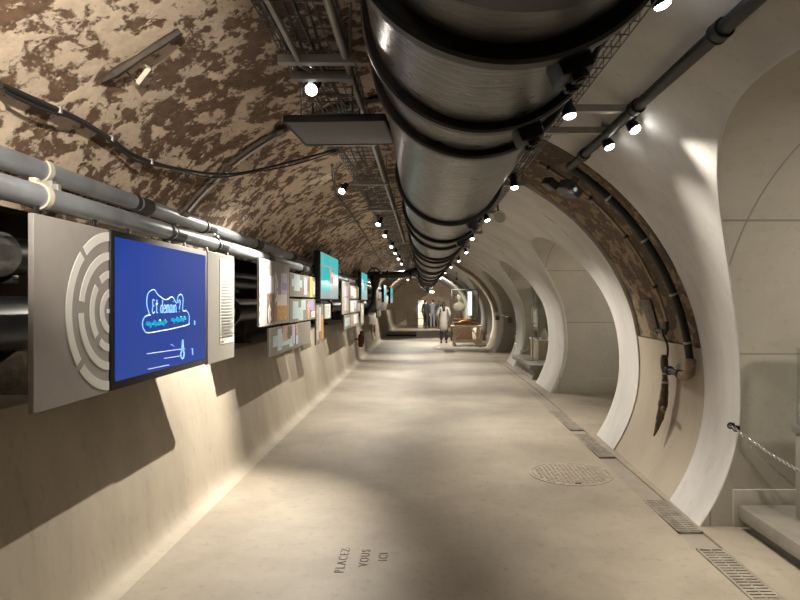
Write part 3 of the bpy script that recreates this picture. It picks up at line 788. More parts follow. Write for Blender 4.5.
for z in (.83, .75):
    mb = MB(); mb.tube([rwall(z+.09, 5.32, .065), rwall(z+.07, 5.32, .065)], .035, 14); part(mb, 'hose_band', 'steel', root)
root = thing('arch_conduit', 'thin copper coloured conduit following the stone arch on the right', 'conduit', rwall(1.5, 5.25, 0))
YC = 5.28
cp = [barrel(ph, YC, .0) for ph in lin(RAD(28), math.acos((1.36-ZC)/R0), 40)]
mb = MB(); mb.tube(cp, .015, 10); part(mb, 'tube', 'copper', root)
for k in (2, 12, 22, 33):
    mb = MB(); t = (cp[k+1]-cp[k-1]).normalized(); mb.tube([cp[k]-t*.012, cp[k]+t*.012], .024, 10); part(mb, 'clip', 'ironpipe', root)
pts = [cp[-1], rwall(1.30, YC, .02), rwall(1.285, 5.36, .03), rwall(1.29, 5.5, .03)]
mb = MB(); mb.tube(smoothline(pts, 5), .017, 8); mb.tube([pts[2]-Vector((0, .05, 0)), pts[2]+Vector((0, .05, 0))], .027, 10); mb.torus(pts[3], .032, .008, 'X'); part(mb, 'elbow', 'ironpipe', root)
mb = MB(); mb.tube(smoothline([rwall(1.285, 5.40, .035), rwall(1.26, 5.34, .04), rwall(1.17, 5.27, .04), rwall(1.08, 5.27, .05), rwall(1.02, 5.31, .06)], 6), .010, 8); part(mb, 'drop_cable', 'blackgloss', root)
# pale cover plate on the arch
mb = MB(); c = rwall(1.42, 5.72, -.015); ph = math.acos((1.42-ZC)/R0)
mb.box(c, (.02, .22, .30), bev=.004, rot=Matrix.Rotation(ph-PI/2, 3, 'Y')); tag(mb.build('cover_plate', 'rust'), 'brown square plate on the stone arch left of the thin conduit', 'plate')

# projector on the stone arch
pc = barrel(RAD(36.5), 5.10, .15)
root = thing('projector', 'small dark projector with a bluish lens bracketed on the stone arch', 'projector', pc)
rt = Matrix.Rotation(RAD(36.5), 3, 'Y') @ Matrix.Rotation(RAD(18), 3, 'Z')
mb = MB(); mb.box(pc+rt @ Vector((.02, 0, .05)), (.16, .20, .09), bev=.01, rot=rt); part(mb, 'body', 'greycloth', root)
mb = MB(); mb.tube([pc+rt @ Vector((.0, -.09, .03)), pc+rt @ Vector((.0, -.15, .03))], .034, 16); lb = part(mb, 'lens_barrel', 'steel', root)
mb = MB(); mb.tube([pc+rt @ Vector((.0, -.150, .03)), pc+rt @ Vector((.0, -.153, .03))], .016, 16); part(mb, 'lens', M['screenpale'], lb)
mb = MB(); mb.box(pc+rt @ Vector((-.14, .02, -.02)), (.10, .14, .07), bev=.008, rot=rt); part(mb, 'mirror_box', 'blackgloss', root)
mb = MB(); mb.box(pc+rt @ Vector((.02, .02, .15)), (.05, .05, .16), bev=.005, rot=rt); part(mb, 'bracket', 'galv', root)
# round lamp on the right
c = Vector((.90, 7.1, 2.54)); root = thing('round_speaker', 'round white-rimmed loudspeaker hanging under the right tray', 'loudspeaker', c)
mb = MB(); mb.lathe([(.03, -.09), (.055, -.07), (.07, -.01), (.07, .01)], c, 'Y', 24, mat=Matrix.Rotation(PI, 3, 'Z')); part(mb, 'housing', 'galv', root)
mb = MB(); mb.torus(c-Vector((0, .012, 0)), .066, .010, 'Y', 28); part(mb, 'rim', 'white', root)
mb = MB(); mb.torus(c-Vector((0, .012, 0)), .034, .006, 'Y', 24); mb.lathe([(.058, -.012), (.058, -.006)], c, 'Y', 24); part(mb, 'grille', 'paper', root)
mb = MB(); mb.tube([c+Vector((0, .03, .06)), c+Vector((-.02, .03, .15))], .008, 8); part(mb, 'bracket', 'black', root)

# ------------------------------------------------------------------ spotlights
WARM = (1.0, .915, .785)
def spot(label, pos, aim, power, size=70, far=False, group='spotlights on the left tray', blend=.55, s=1.0, col=WARM, lampr=.018, ztop=None, lit=True):
    pos, aim = Vector(pos), Vector(aim); d = (aim-pos).normalized()
    root = thing('spotlight', label, 'spotlight', pos, group)
    rt = d.to_track_quat('-Z', 'Y').to_matrix()
    def W(v): return pos+rt @ Vector(v)
    mb = MB(); n = 20; vs = []
    for r, h in ((.0, .115), (.022, .115), (.026, .11), (.028, .05), (.036, .02), (.037, -.006), (.0325, -.006), (.029, .004)):
        vs.append((r*s, h*s))
    mb.lathe([v for v in vs], (0, 0, 0), 'Z', n, mat=rt.to_3x3()); mb.v = [Vector(v)+pos for v in mb.v]
    head = part(mb, 'lamp_head', 'black', root)
    mb = MB(); mb.lathe([(.0315*s, .003), (.0315*s, -.012), (.027*s, -.018), (.016*s, -.023), (.004*s, -.025)], (0, 0, 0), 'Z', n, mat=rt.to_3x3()); mb.v = [Vector(v)+pos for v in mb.v]
    part(mb, 'lens', 'lensfar' if far else 'lens', head)
    mb = MB(); zt = ztop if ztop is not None else pos.z+.16*s; top = Vector((pos.x, pos.y, zt))
    mb.tube(smoothline([W((.036*s, 0, .06*s)), W((.052*s, 0, .085*s)), top+Vector((0, 0, -.03)), top], 4), .006*s, 6); mb.box(top, (.03, .07, .02), bev=.003)
    part(mb, 'yoke', 'black', root)
    L = bpy.data.lights.new('lamp_light', 'SPOT'); L.energy = power; L.spot_size = RAD(size); L.spot_blend = blend; L.shadow_soft_size = lampr; L.color = col
    lo_ = bpy.data.objects.new('lamp_light', L); C.objects.link(lo_); lo_.parent = root
    lo_.location = d*.03; lo_.rotation_euler = d.to_track_quat('-Z', 'Y').to_euler()
    return root
P = 1.5
exec_spots = [
 # left tray
 ('spotlight out in front on the left tray, nearest to the viewer', (-.62, 1.75, 2.60), (-1.5, 2.6, 1.8), 26, 34, False, 'L'),
 ('glaring spotlight on the left tray just before the grey board', (-.605, 3.26, 2.70), (-.9, 1.6, 1.35), 12, 80, False, 'L'),
 ('spotlight with a pale edge on the left tray behind the grey board', (-.83, 6.15, 2.68), (-1.86, 3.95, .25), 760, 68, False, 'L'),
 ('left tray spotlight, first in the row of bright dots beyond the board', (-.62, 8.35, 2.62), (-1.45, 7.3, .7), 150, 80, False, 'L'),
 ('left tray spotlight, second in the row of bright dots', (-.62, 9.8, 2.62), (-1.3, 8.8, .5), 170, 90, True, 'L'),
 ('left tray spotlight, third in the row of bright dots', (-.62, 11.8, 2.62), (-1.4, 10.6, .7), 160, 80, True, 'L'),
 ('left tray spotlight, fourth in the row of bright dots', (-.62, 13.4, 2.62), (-1.3, 12.2, .5), 160, 90, True, 'L'),
 ('left tray spotlight, fifth in the row of bright dots', (-.62, 15.2, 2.62), (-1.4, 14.0, .7), 160, 80, True, 'L'),
 ('left tray spotlight, sixth in the row of bright dots', (-.62, 17.3, 2.62), (-1.2, 15.9, .3), 170, 90, True, 'L'),
 ('left tray spotlight beyond the crossing pipe, nearer of the last pair', (-.62, 24.5, 2.42), (-1.3, 22, .6), 260, 95, True, 'L'),
 ('left tray spotlight beyond the crossing pipe, farther of the last pair', (-.62, 29.0, 2.42), (-.8, 37, 1.2), 420, 100, True, 'L'),
 # right tray
 ('spotlight at the top edge of the right tray, glaring close to the viewer', (.90, 2.26, 2.675), (2.0, 2.6, .3), 80, 92, False, 'R'),
 ('spotlight under the nearer long strut, close to the water main', (.77, 3.15, 2.53), (1.3, 3.0, 0), 28, 62, False, 'R'),
 ('spotlight at the outer end of the nearer long strut beside the black pipe', (1.235, 3.50, 2.555), (2.0, 2.8, 1.0), 100, 84, False, 'R'),
 ('spotlight at the end of the farther long strut', (1.20, 3.87, 2.55), (1.9, 3.5, .8), 85, 84, False, 'R'),
 ('right tray spotlight beside the projector arch, first beyond the struts', (.80, 5.25, 2.55), (1.0, 4.9, 0), 95, 68, False, 'R'),
 ('right tray spotlight next to the round loudspeaker', (.78, 7.3, 2.54), (1.6, 6.8, .5), 200, 90, False, 'R'),
 ('right tray spotlight, second beyond the round loudspeaker', (.78, 9.5, 2.54), (.9, 8.6, 0), 150, 76, True, 'R'),
 ('right tray spotlight, third beyond the round loudspeaker', (.88, 12.2, 2.54), (1.5, 11.0, .4), 170, 90, True, 'R'),
 ('right tray spotlight, fourth beyond the round loudspeaker', (.88, 14.8, 2.54), (1.0, 13.6, 0), 170, 80, True, 'R'),
 ('right tray spotlight, fifth beyond the round loudspeaker', (.82, 17.6, 2.54), (1.1, 16.3, 0), 220, 95, True, 'R'),
 ('right tray spotlight, sixth beyond the round loudspeaker', (.78, 21, 2.54), (1.4, 21.3, .5), 300, 110, True, 'R'),
 ('right tray spotlight, seventh beyond the round loudspeaker', (.74, 25, 2.50), (.9, 23.8, .6), 280, 100, True, 'R'),
 ('right tray spotlight, farthest of the row', (.70, 30, 2.48), (.5, 37, 1.2), 600, 110, True, 'R')]
for lab, pos, aim, pw, sz, far, g in exec_spots:
    zt = {'L': 2.735, 'R': 2.66}[g]
    if abs(pos[0]) > 1: zt = 2.64
    if pos[1] == 2.26: zt = 2.80
    spot(lab, pos, aim, pw*P, sz, far, s=.95 if far else 1.0, blend=1.0 if pw in (760, 80, 100, 85) else .8, lampr=.010, group='spotlights on the left tray' if g == 'L' else 'spotlights on the right tray', ztop=zt)
# lamps of the stretch of tunnel behind the viewer
for k, (pos, aim, pw, sz) in enumerate((((-.40, .35, 2.50), (-1.72, 2.25, 2.58), 330, 60), ((-.62, -1.2, 2.6), (.4, .6, 0), 15, 60), ((.78, -2.6, 2.55), (.6, -1.2, 0), 30, 75))):
    spot('spotlight of the stretch behind the viewer, %s' % ('on the left tray turned to the vault', 'on the left tray turned to the floor', 'on the right tray')[k], pos, aim, pw*P, sz, group='spotlights behind the viewer', blend=.9, ztop=2.66)
spot('spotlight inside the nearest niche on the right, above the display case', (3.5, 1.7, 2.15), (2.7, 4.3, 1.9), 170, 120, group='spotlights inside the niches', blend=1, lampr=.15, ztop=2.42)
spot('unseen spotlight added in the second niche, behind the stone arch', (3.6, 7.95, 1.95), (2.5, 10.1, 1.3), 85, 120, group='spotlights inside the niches', blend=1, ztop=2.3)  # hidden fill lamp, added to lift the far jamb of this niche
spot('added spotlight brightening the bust in the far glass vitrine from above', (1.25, 22.3, 2.35), (1.45, 23.5, 1.5), 90, 60, True, group='spotlights inside the niches', blend=.8, ztop=2.6)  # extra lamp added so the bust stands out in its glass
spot('spotlight inside the third niche, above its glass case', (3.3, 12.4, 2.0), (2.6, 13.9, .9), 60, 110, group='spotlights inside the niches', blend=1, ztop=2.3)

# ------------------------------------------------------------------ floor fittings
root = thing('manhole_cover', 'round worn manhole cover set in the floor near the right gutter', 'manhole', (1.325, 5.39, 0))
mb = MB(); mb.lathe([(.37, 0), (.37, .004), (.34, .005), (.34, .0)], (1.325, 5.39, 0), 'Z', 56); part(mb, 'rim', 'manhole', root)
mb = MB(); mb.lathe([(.335, -.002), (.335, .004)], (1.325, 5.39, 0), 'Z', 56)
for i in range(-8, 9):
    for j in range(-8, 9):
        if (i*i+j*j)*.04**2 < .102: mb.box((1.325+i*.04, 5.39+j*.04, .005), (.022 if (i+j) % 2 else .03, .03 if (i+j) % 2 else .022, .004))
cv = part(mb, 'cover', 'manhole', root, smooth=0)
mb = MB(); mb.box((1.315, 5.085, .005), (.05, .03, .006)); part(mb, 'lifting_slot', 'black', cv)
def grate(label, y0, y1, x0=1.704, x1=1.872, lift=0):
    g_ = gut((y0+y1)/2); x0 += g_; x1 += g_
    root = thing('drain_grating', label, 'grating', ((x0+x1)/2, (y0+y1)/2, -.012), 'gratings in the right gutter')
    mb = MB()
    for x in (x0+.008, x1-.008): mb.box((x, (y0+y1)/2, -.003), (.016, y1-y0, .018), bev=.002)
    for y in (y0+.008, y1-.008): mb.box(((x0+x1)/2, y, -.003), (x1-x0, .016, .018), bev=.002)
    part(mb, 'frame', 'grate', root)
    mb = MB(); y = y0+.04
    while y < y1-.02: mb.box(((x0+x1)/2, y, -.003), (x1-x0-.02, .024, .016)); y += .035
    mb.box(((x0+x1)/2, (y0+y1)/2, -.003), (.012, y1-y0-.02, .014)); part(mb, 'bars', 'grate', root, smooth=0)
grate('gutter grating beside the foot of the stone arch, second from the viewer', 4.02, 4.66)
grate('long dusty gutter grating in the near right corner of the floor', 2.4, 3.75)
grate('gutter grating just beyond the manhole on the right', 5.95, 6.95)
grate('dark gutter grating before the second niche', 7.2, 8.4)
# engraved floor words
def words(txt, x, y, size):
    cu = bpy.data.curves.new('t', 'FONT'); cu.body = txt; cu.size = size; cu.extrude = .0008; cu.space_character = 1.32
    o = bpy.data.objects.new('t', cu); C.objects.link(o); bpy.context.view_layer.update()
    me = bpy.data.meshes.new_from_object(o.evaluated_get(bpy.context.evaluated_depsgraph_get())); bpy.data.objects.remove(o)
    me.transform(Matrix.Translation((x, y, .0012)) @ Matrix.Rotation(PI/2, 4, 'Z')); return me
root = thing('floor_inscription', 'three short lines of dark letters engraved in the floor reading PLACEZ VOUS ICI', 'inscription', (-.4, 3.6, 0))
for t, x, y in (('PLACEZ', -.455, 3.42), ('VOUS', -.325, 3.50), ('ICI', -.215, 3.575)):
    me = words(t, x, y, .078); me.materials.append(M['engrave']); o = bpy.data.objects.new('lettering', me); C.objects.link(o)
    me.transform(Matrix.Translation(-root.location)); o.parent = root

# ------------------------------------------------------------------ displays in the niches
def plinth(label, x0, x1, y0, y1, zt):
    root = thing('display_plinth', label, 'plinth', ((x0+x1)/2, (y0+y1)/2, 0), 'low plinths in the niches')
    mb = MB(); mb.box(((x0+x1)/2, (y0+y1)/2, zt-.045), (x1-x0, y1-y0, .09), bev=.006); part(mb, 'slab', 'slab', root)
    mb = MB(); mb.prism([(x0+.05, .004), (x1-.05, .004), (x1-.05, zt-.09), (x0+.05, zt-.09), (x0+.10, zt*.4)][:5], y0+.06, y1-.04, 'Y'); part(mb, 'base', 'slab', root)
    return root
def chain(label, pts, r=.0125, group='chains across the niches'):
    """small oval links strung along a sagging line"""
    pl = smoothline(pts, 10); L = [0]
    for i in range(1, len(pl)): L.append(L[-1]+(pl[i]-pl[i-1]).length)
    step = r*1.5; n = int(L[-1]/step); mb = MB(); j = 0
    for k in range(n+1):
        s = k*step
        while j < len(L)-2 and L[j+1] < s: j += 1
        f = (s-L[j])/max(1e-6, L[j+1]-L[j]); p = pl[j].lerp(pl[j+1], f); t = (pl[j+1]-pl[j]).normalized()
        q = t.to_track_quat('X', 'Z').to_matrix() @ Matrix.Rotation(PI/4+(PI/2 if k % 2 else 0), 3, 'X')
        ring = []
        for a in range(13):
            w = 2*PI*a/12; ring.append(p+q @ Vector((r*1.05*math.cos(w), r*.6*math.sin(w), 0)))
        mb.tube(ring, r*.19, 5, caps=False)
    root = thing('chain', label, 'chain', pts[0], group)
    part(mb, 'links', 'steel', root)
    mb = MB(); mb.torus(pts[0], .018, .005, 'Y'); mb.box(Vector(pts[0])+Vector((.02, .02, 0)), (.03, .03, .03), bev=.005); part(mb, 'hook', 'black', root)
    return root
PZT = .17
plinth('low grey plinth on the floor of the nearest niche on the right', 2.13, 4.4, .9, 4.06, PZT)
mb = MB(); mb.box((2.62, 2.9, PZT+.004), (.42, 1.6, .006), bev=.002); o = tag(mb.build('information_sheet', 'pale'), 'pale sheet lying flat on the nearest niche plinth', 'sheet')
root = thing('display_case', 'grey metal display case with a glass top at the right picture edge', 'display case', (2.9, 3.3, PZT))
CX0, CX1, CY0, CY1 = 2.375, 3.6, 3.12, 3.83
mb = MB(); mb.box(((CX0+CX1)/2, (CY0+CY1)/2, PZT+.27), (CX1-CX0, CY1-CY0, .54), bev=.006); part(mb, 'cabinet', 'case', root)
mb = MB(); mb.box(((CX0+CX1)/2, (CY0+CY1)/2, PZT+.565), (CX1-CX0+.03, CY1-CY0+.03, .05), bev=.008); part(mb, 'case_rim', 'steel', root)
mb = MB()
zb, zt = PZT+.59, 1.245
for c_, d_ in (((CX0+.006, (CY0+CY1)/2, (zb+zt)/2), (.008, CY1-CY0-.02, zt-zb)), ((CX1-.006, (CY0+CY1)/2, (zb+zt)/2), (.008, CY1-CY0-.02, zt-zb)),
               (((CX0+CX1)/2, CY0+.006, (zb+zt)/2), (CX1-CX0-.03, .008, zt-zb)), (((CX0+CX1)/2, CY1-.006, (zb+zt)/2), (CX1-CX0-.03, .008, zt-zb)),
               (((CX0+CX1)/2, (CY0+CY1)/2, zt+.004), (CX1-CX0, CY1-CY0, .008))): mb.box(c_, d_)
part(mb, 'glass', 'glass', root, smooth=0)
mb = MB(); mb.box(((CX0+CX1)/2, (CY0+CY1)/2, zb+.01), (CX1-CX0-.1, CY1-CY0-.1, .02), bev=.004); part(mb, 'tray', 'white', root)
mb = MB(); mb.box((CX0+.03, (CY0+CY1)/2, (zb+zt)/2-.02), (.008, CY1-CY0-.08, zt-zb-.08), bev=.002); part(mb, 'back_card', 'paper', root)
chain('bright chain slung from the niche edge across the display case', [(2.06, 4.02, .715), (2.16, 3.72, .60), (2.22, 3.42, .545), (2.27, 3.05, .54), (2.30, 2.6, .58), (2.31, 2.2, .66)])
chain('dark chain sagging from the niche edge behind the display case', [(2.085, 4.0, .70), (2.20, 3.93, .55), (2.32, 3.90, .43), (2.45, 3.90, .33), (2.60, 3.90, .30), (3.0, 3.9, .33)])
root = thing('chain_post', 'steel post on the near plinth holding the chain', 'post', (2.31, 2.2, PZT))
mb = MB(); mb.lathe([(.06, 0), (.06, .012), (.018, .02), (.018, .56), (.024, .57), (.02, .60)], (2.31, 2.2, PZT), 'Z', 20); part(mb, 'pole', 'steel', root)

# third niche: plinth, tall case, chain
plinth('low plinth with a display case in the third niche', 2.08, 4.3, 11.7, 14.0, .30)
root = thing('display_case', 'tall glass case with pale objects in the third niche', 'display case', (2.7, 13.1, .30))
mb = MB(); mb.box((2.75, 13.15, .50), (.62, .9, .40), bev=.006); part(mb, 'cabinet', 'tabletop', root)
mb = MB(); mb.box((2.75, 13.15, .715), (.68, .96, .03), bev=.006); part(mb, 'case_rim', 'white', root)
mb = MB()
for c_, d_ in (((2.44, 13.15, 1.3), (.008, .88, 1.14)), ((3.06, 13.15, 1.3), (.008, .88, 1.14)), ((2.75, 12.71, 1.3), (.60, .008, 1.14)), ((2.75, 13.59, 1.3), (.60, .008, 1.14)), ((2.75, 13.15, 1.875), (.63, .89, .008))): mb.box(c_, d_)
part(mb, 'glass', 'glass', root, smooth=0)
mb = MB()
for x in (2.44, 3.06):
    for y in (12.71, 13.59): mb.box((x, y, 1.3), (.025, .025, 1.15), bev=.003)
part(mb, 'corner_post', 'steel', root)
mb = MB(); mb.box((2.98, 13.4, 1.32), (.03, .12, .9), bev=.004); o = part(mb, 'light_strip', 'glowpanel', root)
for k, (x, y, z, r) in enumerate(((2.62, 12.95, .82, .08), (2.86, 13.2, .80, .065))):
    mb = MB(); mb.lathe([(.03, 0), (r*.9, .02), (r, .08), (r*.7, .15), (.03, .18), (.04, .22)], (x, y, z-.09), 'Z', 20)
    tag(mb.build('stoneware_jar', 'marble'), ('larger', 'smaller')[k]+' pale jar inside the glass case of the third niche', 'jar', 'jars in the third niche case')
chain('chain sagging from a thin post at the third niche plinth', [(2.14, 13.98, .78), (2.12, 13.6, .56), (2.13, 13.1, .48), (2.14, 12.6, .50), (2.16, 12.1, .62)], .02)
root = thing('chain_post', 'slender steel post standing on the third niche plinth', 'post', (2.30, 12.6, .30))
mb = MB(); mb.lathe([(.06, 0), (.06, .012), (.016, .02), (.016, 1.25), (.02, 1.27)], (2.30, 12.6, .30), 'Z', 16); part(mb, 'pole', 'steel', root)
for k, (y, lab) in enumerate(((16.0, 'barrier bar with box brackets across the mouth of the fourth niche'),)):
    root = thing('barrier_bar', lab, 'barrier', (2.2, y, 1.1))
    mb = MB(); mb.tube([(2.20, 15.45, 1.12), (2.22, 16.7, 1.16), (2.16, 18.05, 1.10)], .014, 8); part(mb, 'bar', 'ironpipe', root)
    for yy in (15.46, 18.04):
        mb = MB(); mb.box((2.24, yy, 1.06), (.12, .08, .16), bev=.01); part(mb, 'bracket', 'rust', root)

# ------------------------------------------------------------------ far left pipework, extinguisher, hatch
root = thing('valve_pipe', 'dark pipe with a bulky valve crossing the tunnel from the left wall', 'pipe', (-1.2, 17, 2.25))
mb = MB(); mb.tube([(-1.75, 17, 2.28), (-1.2, 17, 2.29), (-.6, 17, 2.30), (-.17, 17, 2.40)], .10, 20); part(mb, 'cross_pipe', 'ironpipe', root)
mb = MB(); mb.tube([(-1.36, 17, 2.37), (-1.36, 17, 2.34), (-1.36, 17, 2.26), (-1.36, 17, 2.1), (-1.36, 17, 1.9)], [.07, .12, .165, .14, .08], 20); vb_ = part(mb, 'valve_body', 'ironpipe', root)
mb = MB(); mb.torus((-1.36, 16.72, 2.3), .17, .02, 'Y'); mb.tube([(-1.36, 16.72, 2.3), (-1.36, 17, 2.3)], .02, 8); mb.box((-1.36, 16.72, 2.3), (.34, .02, .03)); mb.box((-1.36, 16.72, 2.3), (.03, .02, .34)); part(mb, 'hand_wheel', 'ironpipe', vb_)
for x in (-1.0, -.35):
    mb = MB(); mb.lathe([(.09, -.03), (.15, -.03), (.15, .03), (.09, .03)], (x, 17, 2.29), 'X', 24); part(mb, 'flange', 'ironpipe', root)
mb = MB(); mb.tube([(-1.36, 17, 1.95), (-1.42, 17, 1.5), (-1.60, 17, 1.2), (-1.9, 17, 1.17)], .06, 18); part(mb, 'down_pipe', 'ironpipe', root)
root = thing('fire_extinguisher', 'red fire extinguisher on the left bench wall below the picture boards', 'fire extinguisher', (-1.62, 15.6, .35))
mb = MB(); mb.lathe([(.05, 0), (.065, .015), (.068, .04), (.068, .27), (.055, .32), (.03, .345), (.028, .36)], (-1.62, 15.6, .35), 'Z', 20); part(mb, 'cylinder', 'red', root)
mb = MB(); mb.box((-1.60, 15.6, .745), (.10, .03, .03), bev=.005); mb.tube([(-1.62, 15.6, .70), (-1.62, 15.6, .76)], .02, 8); part(mb, 'valve', 'black', root)
mb = MB(); mb.tube(smoothline([(-1.60, 15.58, .735), (-1.54, 15.5, .68), (-1.53, 15.5, .55), (-1.54, 15.5, .45)], 4), .012, 8); part(mb, 'hose', 'black', root)
mb = MB(); mb.box((-1.70, 15.6, .56), (.12, .06, .04), bev=.004); part(mb, 'wall_bracket', 'ironpipe', root)
root = thing('wall_hatch', 'small square hatch in a pale frame low on the far left wall', 'hatch', (-1.76, 21.0, .5))
mb = MB()
for c_, d_ in (((-1.755, 21, .72), (.06, 1.3, .06)), ((-1.735, 21, .22), (.06, 1.3, .06)), ((-1.745, 20.38, .47), (.06, .08, .5)), ((-1.745, 21.62, .47), (.06, .08, .5))): mb.box(c_, d_, bev=.006)
part(mb, 'frame', 'tabletop', root)
mb = MB(); mb.box((-1.765, 21, .47), (.03, 1.2, .46), bev=.004); part(mb, 'door', 'ironpipe', root)
# pale ribs where the far tunnel opens on the left, low platform and steps
for k, y in enumerate((26.0, 30.5)):
    mb = MB(); ph = lin(RAD(-112), RAD(-62), 30)
    vs = []
    for p in ph:
        for r, yy in ((R0-.26, y), (R0-.26, y+.25), (R0+.05, y+.25), (R0+.05, y)): vs.append((r*math.sin(p), yy, ZC+r*math.cos(p)))
    n = len(ph); mb.add(vs, [(i*4+j, i*4+(j+1) % 4, (i+1)*4+(j+1) % 4, (i+1)*4+j) for i in range(n-1) for j in range(4)]+[(0, 1, 2, 3), (4*n-4, 4*n-3, 4*n-2, 4*n-1)], 'plaster')
    struct(mb.build('trim_%d' % (k+5), smooth=50))
root = thing('low_platform', 'low dark platform edge on the left of the far floor', 'platform', (-1.0, 27, 0))
mb = MB(); mb.box((-.95, 27.2, .07), (1.3, 1.4, .14), bev=.01); part(mb, 'deck', 'ironpipe', root)
mb = MB(); mb.box((-.95, 26.48, .10), (1.32, .04, .06), bev=.006); part(mb, 'edge_rail', 'galv', root)

# ------------------------------------------------------------------ exhibits on the far right
TX0, TX1, TYc = .98, 2.02, 20.9
root = thing('exhibit_table', 'cream wooden trestle table standing at the far end on the right', 'table', (1.5, TYc, 0))
mb = MB(); mb.box(((TX0+TX1)/2, TYc, .67), (TX1-TX0, .75, .06), bev=.006); part(mb, 'tabletop', 'tabletop', root)
for x in (TX0+.10, TX1-.10):
    for y in (TYc-.3, TYc+.3):
        mb = MB(); mb.box((x, y, .34), (.07, .07, .60), bev=.006); mb.box((x, y, .035), (.12, .12, .06), bev=.006); part(mb, 'leg', 'tabletop', root)
mb = MB(); mb.box(((TX0+TX1)/2, TYc-.3, .16), (TX1-TX0-.2, .05, .06), bev=.005); mb.box(((TX0+TX1)/2, TYc+.3, .16), (TX1-TX0-.2, .05, .06), bev=.005); part(mb, 'stretcher', 'tabletop', root)
mb = MB()
mb.tube([(TX0+.13, TYc-.3, .28), (TX0+.36, TYc-.3, .62)], .02, 8); mb.tube([(TX1-.13, TYc-.3, .28), (TX1-.36, TYc-.3, .62)], .02, 8); part(mb, 'brace', 'tabletop', root)
root = thing('model_tray', 'brown relief model with an orange bed lying on the cream table', 'model', (1.5, TYc, .70))
mb = MB(); mb.box((1.46, TYc, .76), (.80, .55, .12), bev=.01); mb.box((1.46, TYc+.22, .87), (.80, .10, .12), bev=.01); part(mb, 'box', 'exhibit', root)
mb = MB(); mb.prism([(1.22, .815), (1.72, .815), (1.64, .87), (1.5, .90), (1.32, .86)], TYc-.26, TYc+.1, 'Y'); part(mb, 'bed', 'exhibit2', root)
# vitrine with a bust behind the table
root = thing('glass_vitrine', 'large glass vitrine on a plinth behind the cream table', 'display case', (1.75, 23.5, 0))
VX0, VX1, VY0, VY1 = 1.10, 2.55, 23.0, 24.1
VX1 = 2.12
mb = MB(); mb.box(((VX0+VX1)/2, 23.55, .36), (VX1-VX0, VY1-VY0, .71), bev=.01); part(mb, 'plinth', 'exhibit', root)
mb = MB()
for c_, d_ in (((VX0, 23.55, 1.35), (.01, 1.08, 1.26)), ((VX1, 23.55, 1.35), (.01, 1.08, 1.26)), (((VX0+VX1)/2, VY0, 1.35), (VX1-VX0-.02, .01, 1.26)), (((VX0+VX1)/2, VY1, 1.35), (VX1-VX0-.02, .01, 1.26))): mb.box(c_, d_)
part(mb, 'glass', 'glass', root, smooth=0)
mb = MB()
for x in (VX0, VX1):
    for y in (VY0, VY1): mb.box((x, y, 1.35), (.03, .03, 1.27), bev=.003)
mb.box(((VX0+VX1)/2, VY0, 1.99), (VX1-VX0, .03, .03)); mb.box(((VX0+VX1)/2, VY1, 1.99), (VX1-VX0, .03, .03)); part(mb, 'frame', 'wire', root)
mb = MB(); mb.box((1.86, 23.8, 1.45), (.16, .03, .95), bev=.005); o = part(mb, 'lit_panel', 'tube', root); o['label'] = 'bright bluish lit panel'
# bust
bx, by, bz = 1.42, 23.45, .98
root = thing('plaster_bust', 'cream portrait bust inside the far glass vitrine', 'bust', (bx, by, bz))
sk = MB()
sk.tube([(bx, by, bz-.26), (bx, by, bz-.20), (bx, by, bz-.19), (bx, by, bz+.10), (bx, by, bz+.16)], [.20, .20, .15, .13, .09], 20); part(sk, 'socle', 'exhibit', root)
def skin_mesh(name, verts, edges, radii, rootv=0, levels=2):
    me = bpy.data.meshes.new(name); me.from_pydata(verts, edges, []); o = bpy.data.objects.new(name, me); C.objects.link(o)
    md = o.modifiers.new('s', 'SKIN'); md.use_smooth_shade = True
    for i, r in enumerate(radii):
        d = me.skin_vertices[0].data[i]; d.radius = (r, r) if not isinstance(r, tuple) else r; d.use_root = (i == rootv)
    sb = o.modifiers.new('u', 'SUBSURF'); sb.levels = levels; sb.render_levels = levels
    bpy.context.view_layer.update()
    m2 = bpy.data.meshes.new_from_object(o.evaluated_get(bpy.context.evaluated_depsgraph_get())); bpy.data.objects.remove(o); m2.name = name
    return m2
def link_mesh(me, name, mat, parent):
    me.materials.clear(); me.materials.append(M[mat]); me.shade_smooth(); o = bpy.data.objects.new(name, me); C.objects.link(o); o.parent = parent; return o
mb = MB(); B = Vector((bx, by, bz))
rings_ = [(.16, .10, .075, 0), (.22, .20, .11, 0), (.30, .26, .125, 0), (.38, .265, .12, 0), (.44, .22, .10, 0), (.485, .13, .08, 0), (.52, .068, .066, -.005), (.565, .062, .064, -.012), (.60, .072, .082, -.025),
          (.64, .082, .098, -.03), (.69, .088, .106, -.025), (.74, .088, .104, -.018), (.79, .078, .092, -.012), (.825, .055, .066, -.008), (.842, .02, .025, -.006)]
vs, fs = [], []; n = 24
for z, rx, ry, oy in rings_:
    for k in range(n):
        w_ = 2*PI*k/n; x_, y_ = rx*math.cos(w_), ry*math.sin(w_)+oy
        if .63 < z < .72 and k == 18: y_ -= .026                 # nose
        if .64 < z < .74 and k in (0, 12): x_ *= 1.16            # ears
        if .68 < z < .70 and k in (17, 19): y_ += .012           # eye sockets
        vs.append(B+Vector((x_, y_, z)))
fs = [(i*n+k, i*n+(k+1) % n, (i+1)*n+(k+1) % n, (i+1)*n+k) for i in range(len(rings_)-1) for k in range(n)]+[tuple(range(n))[::-1], tuple((len(rings_)-1)*n+k for k in range(n))]
mb.add(vs, fs); part(mb, 'bust', 'marble', root, smooth=60)
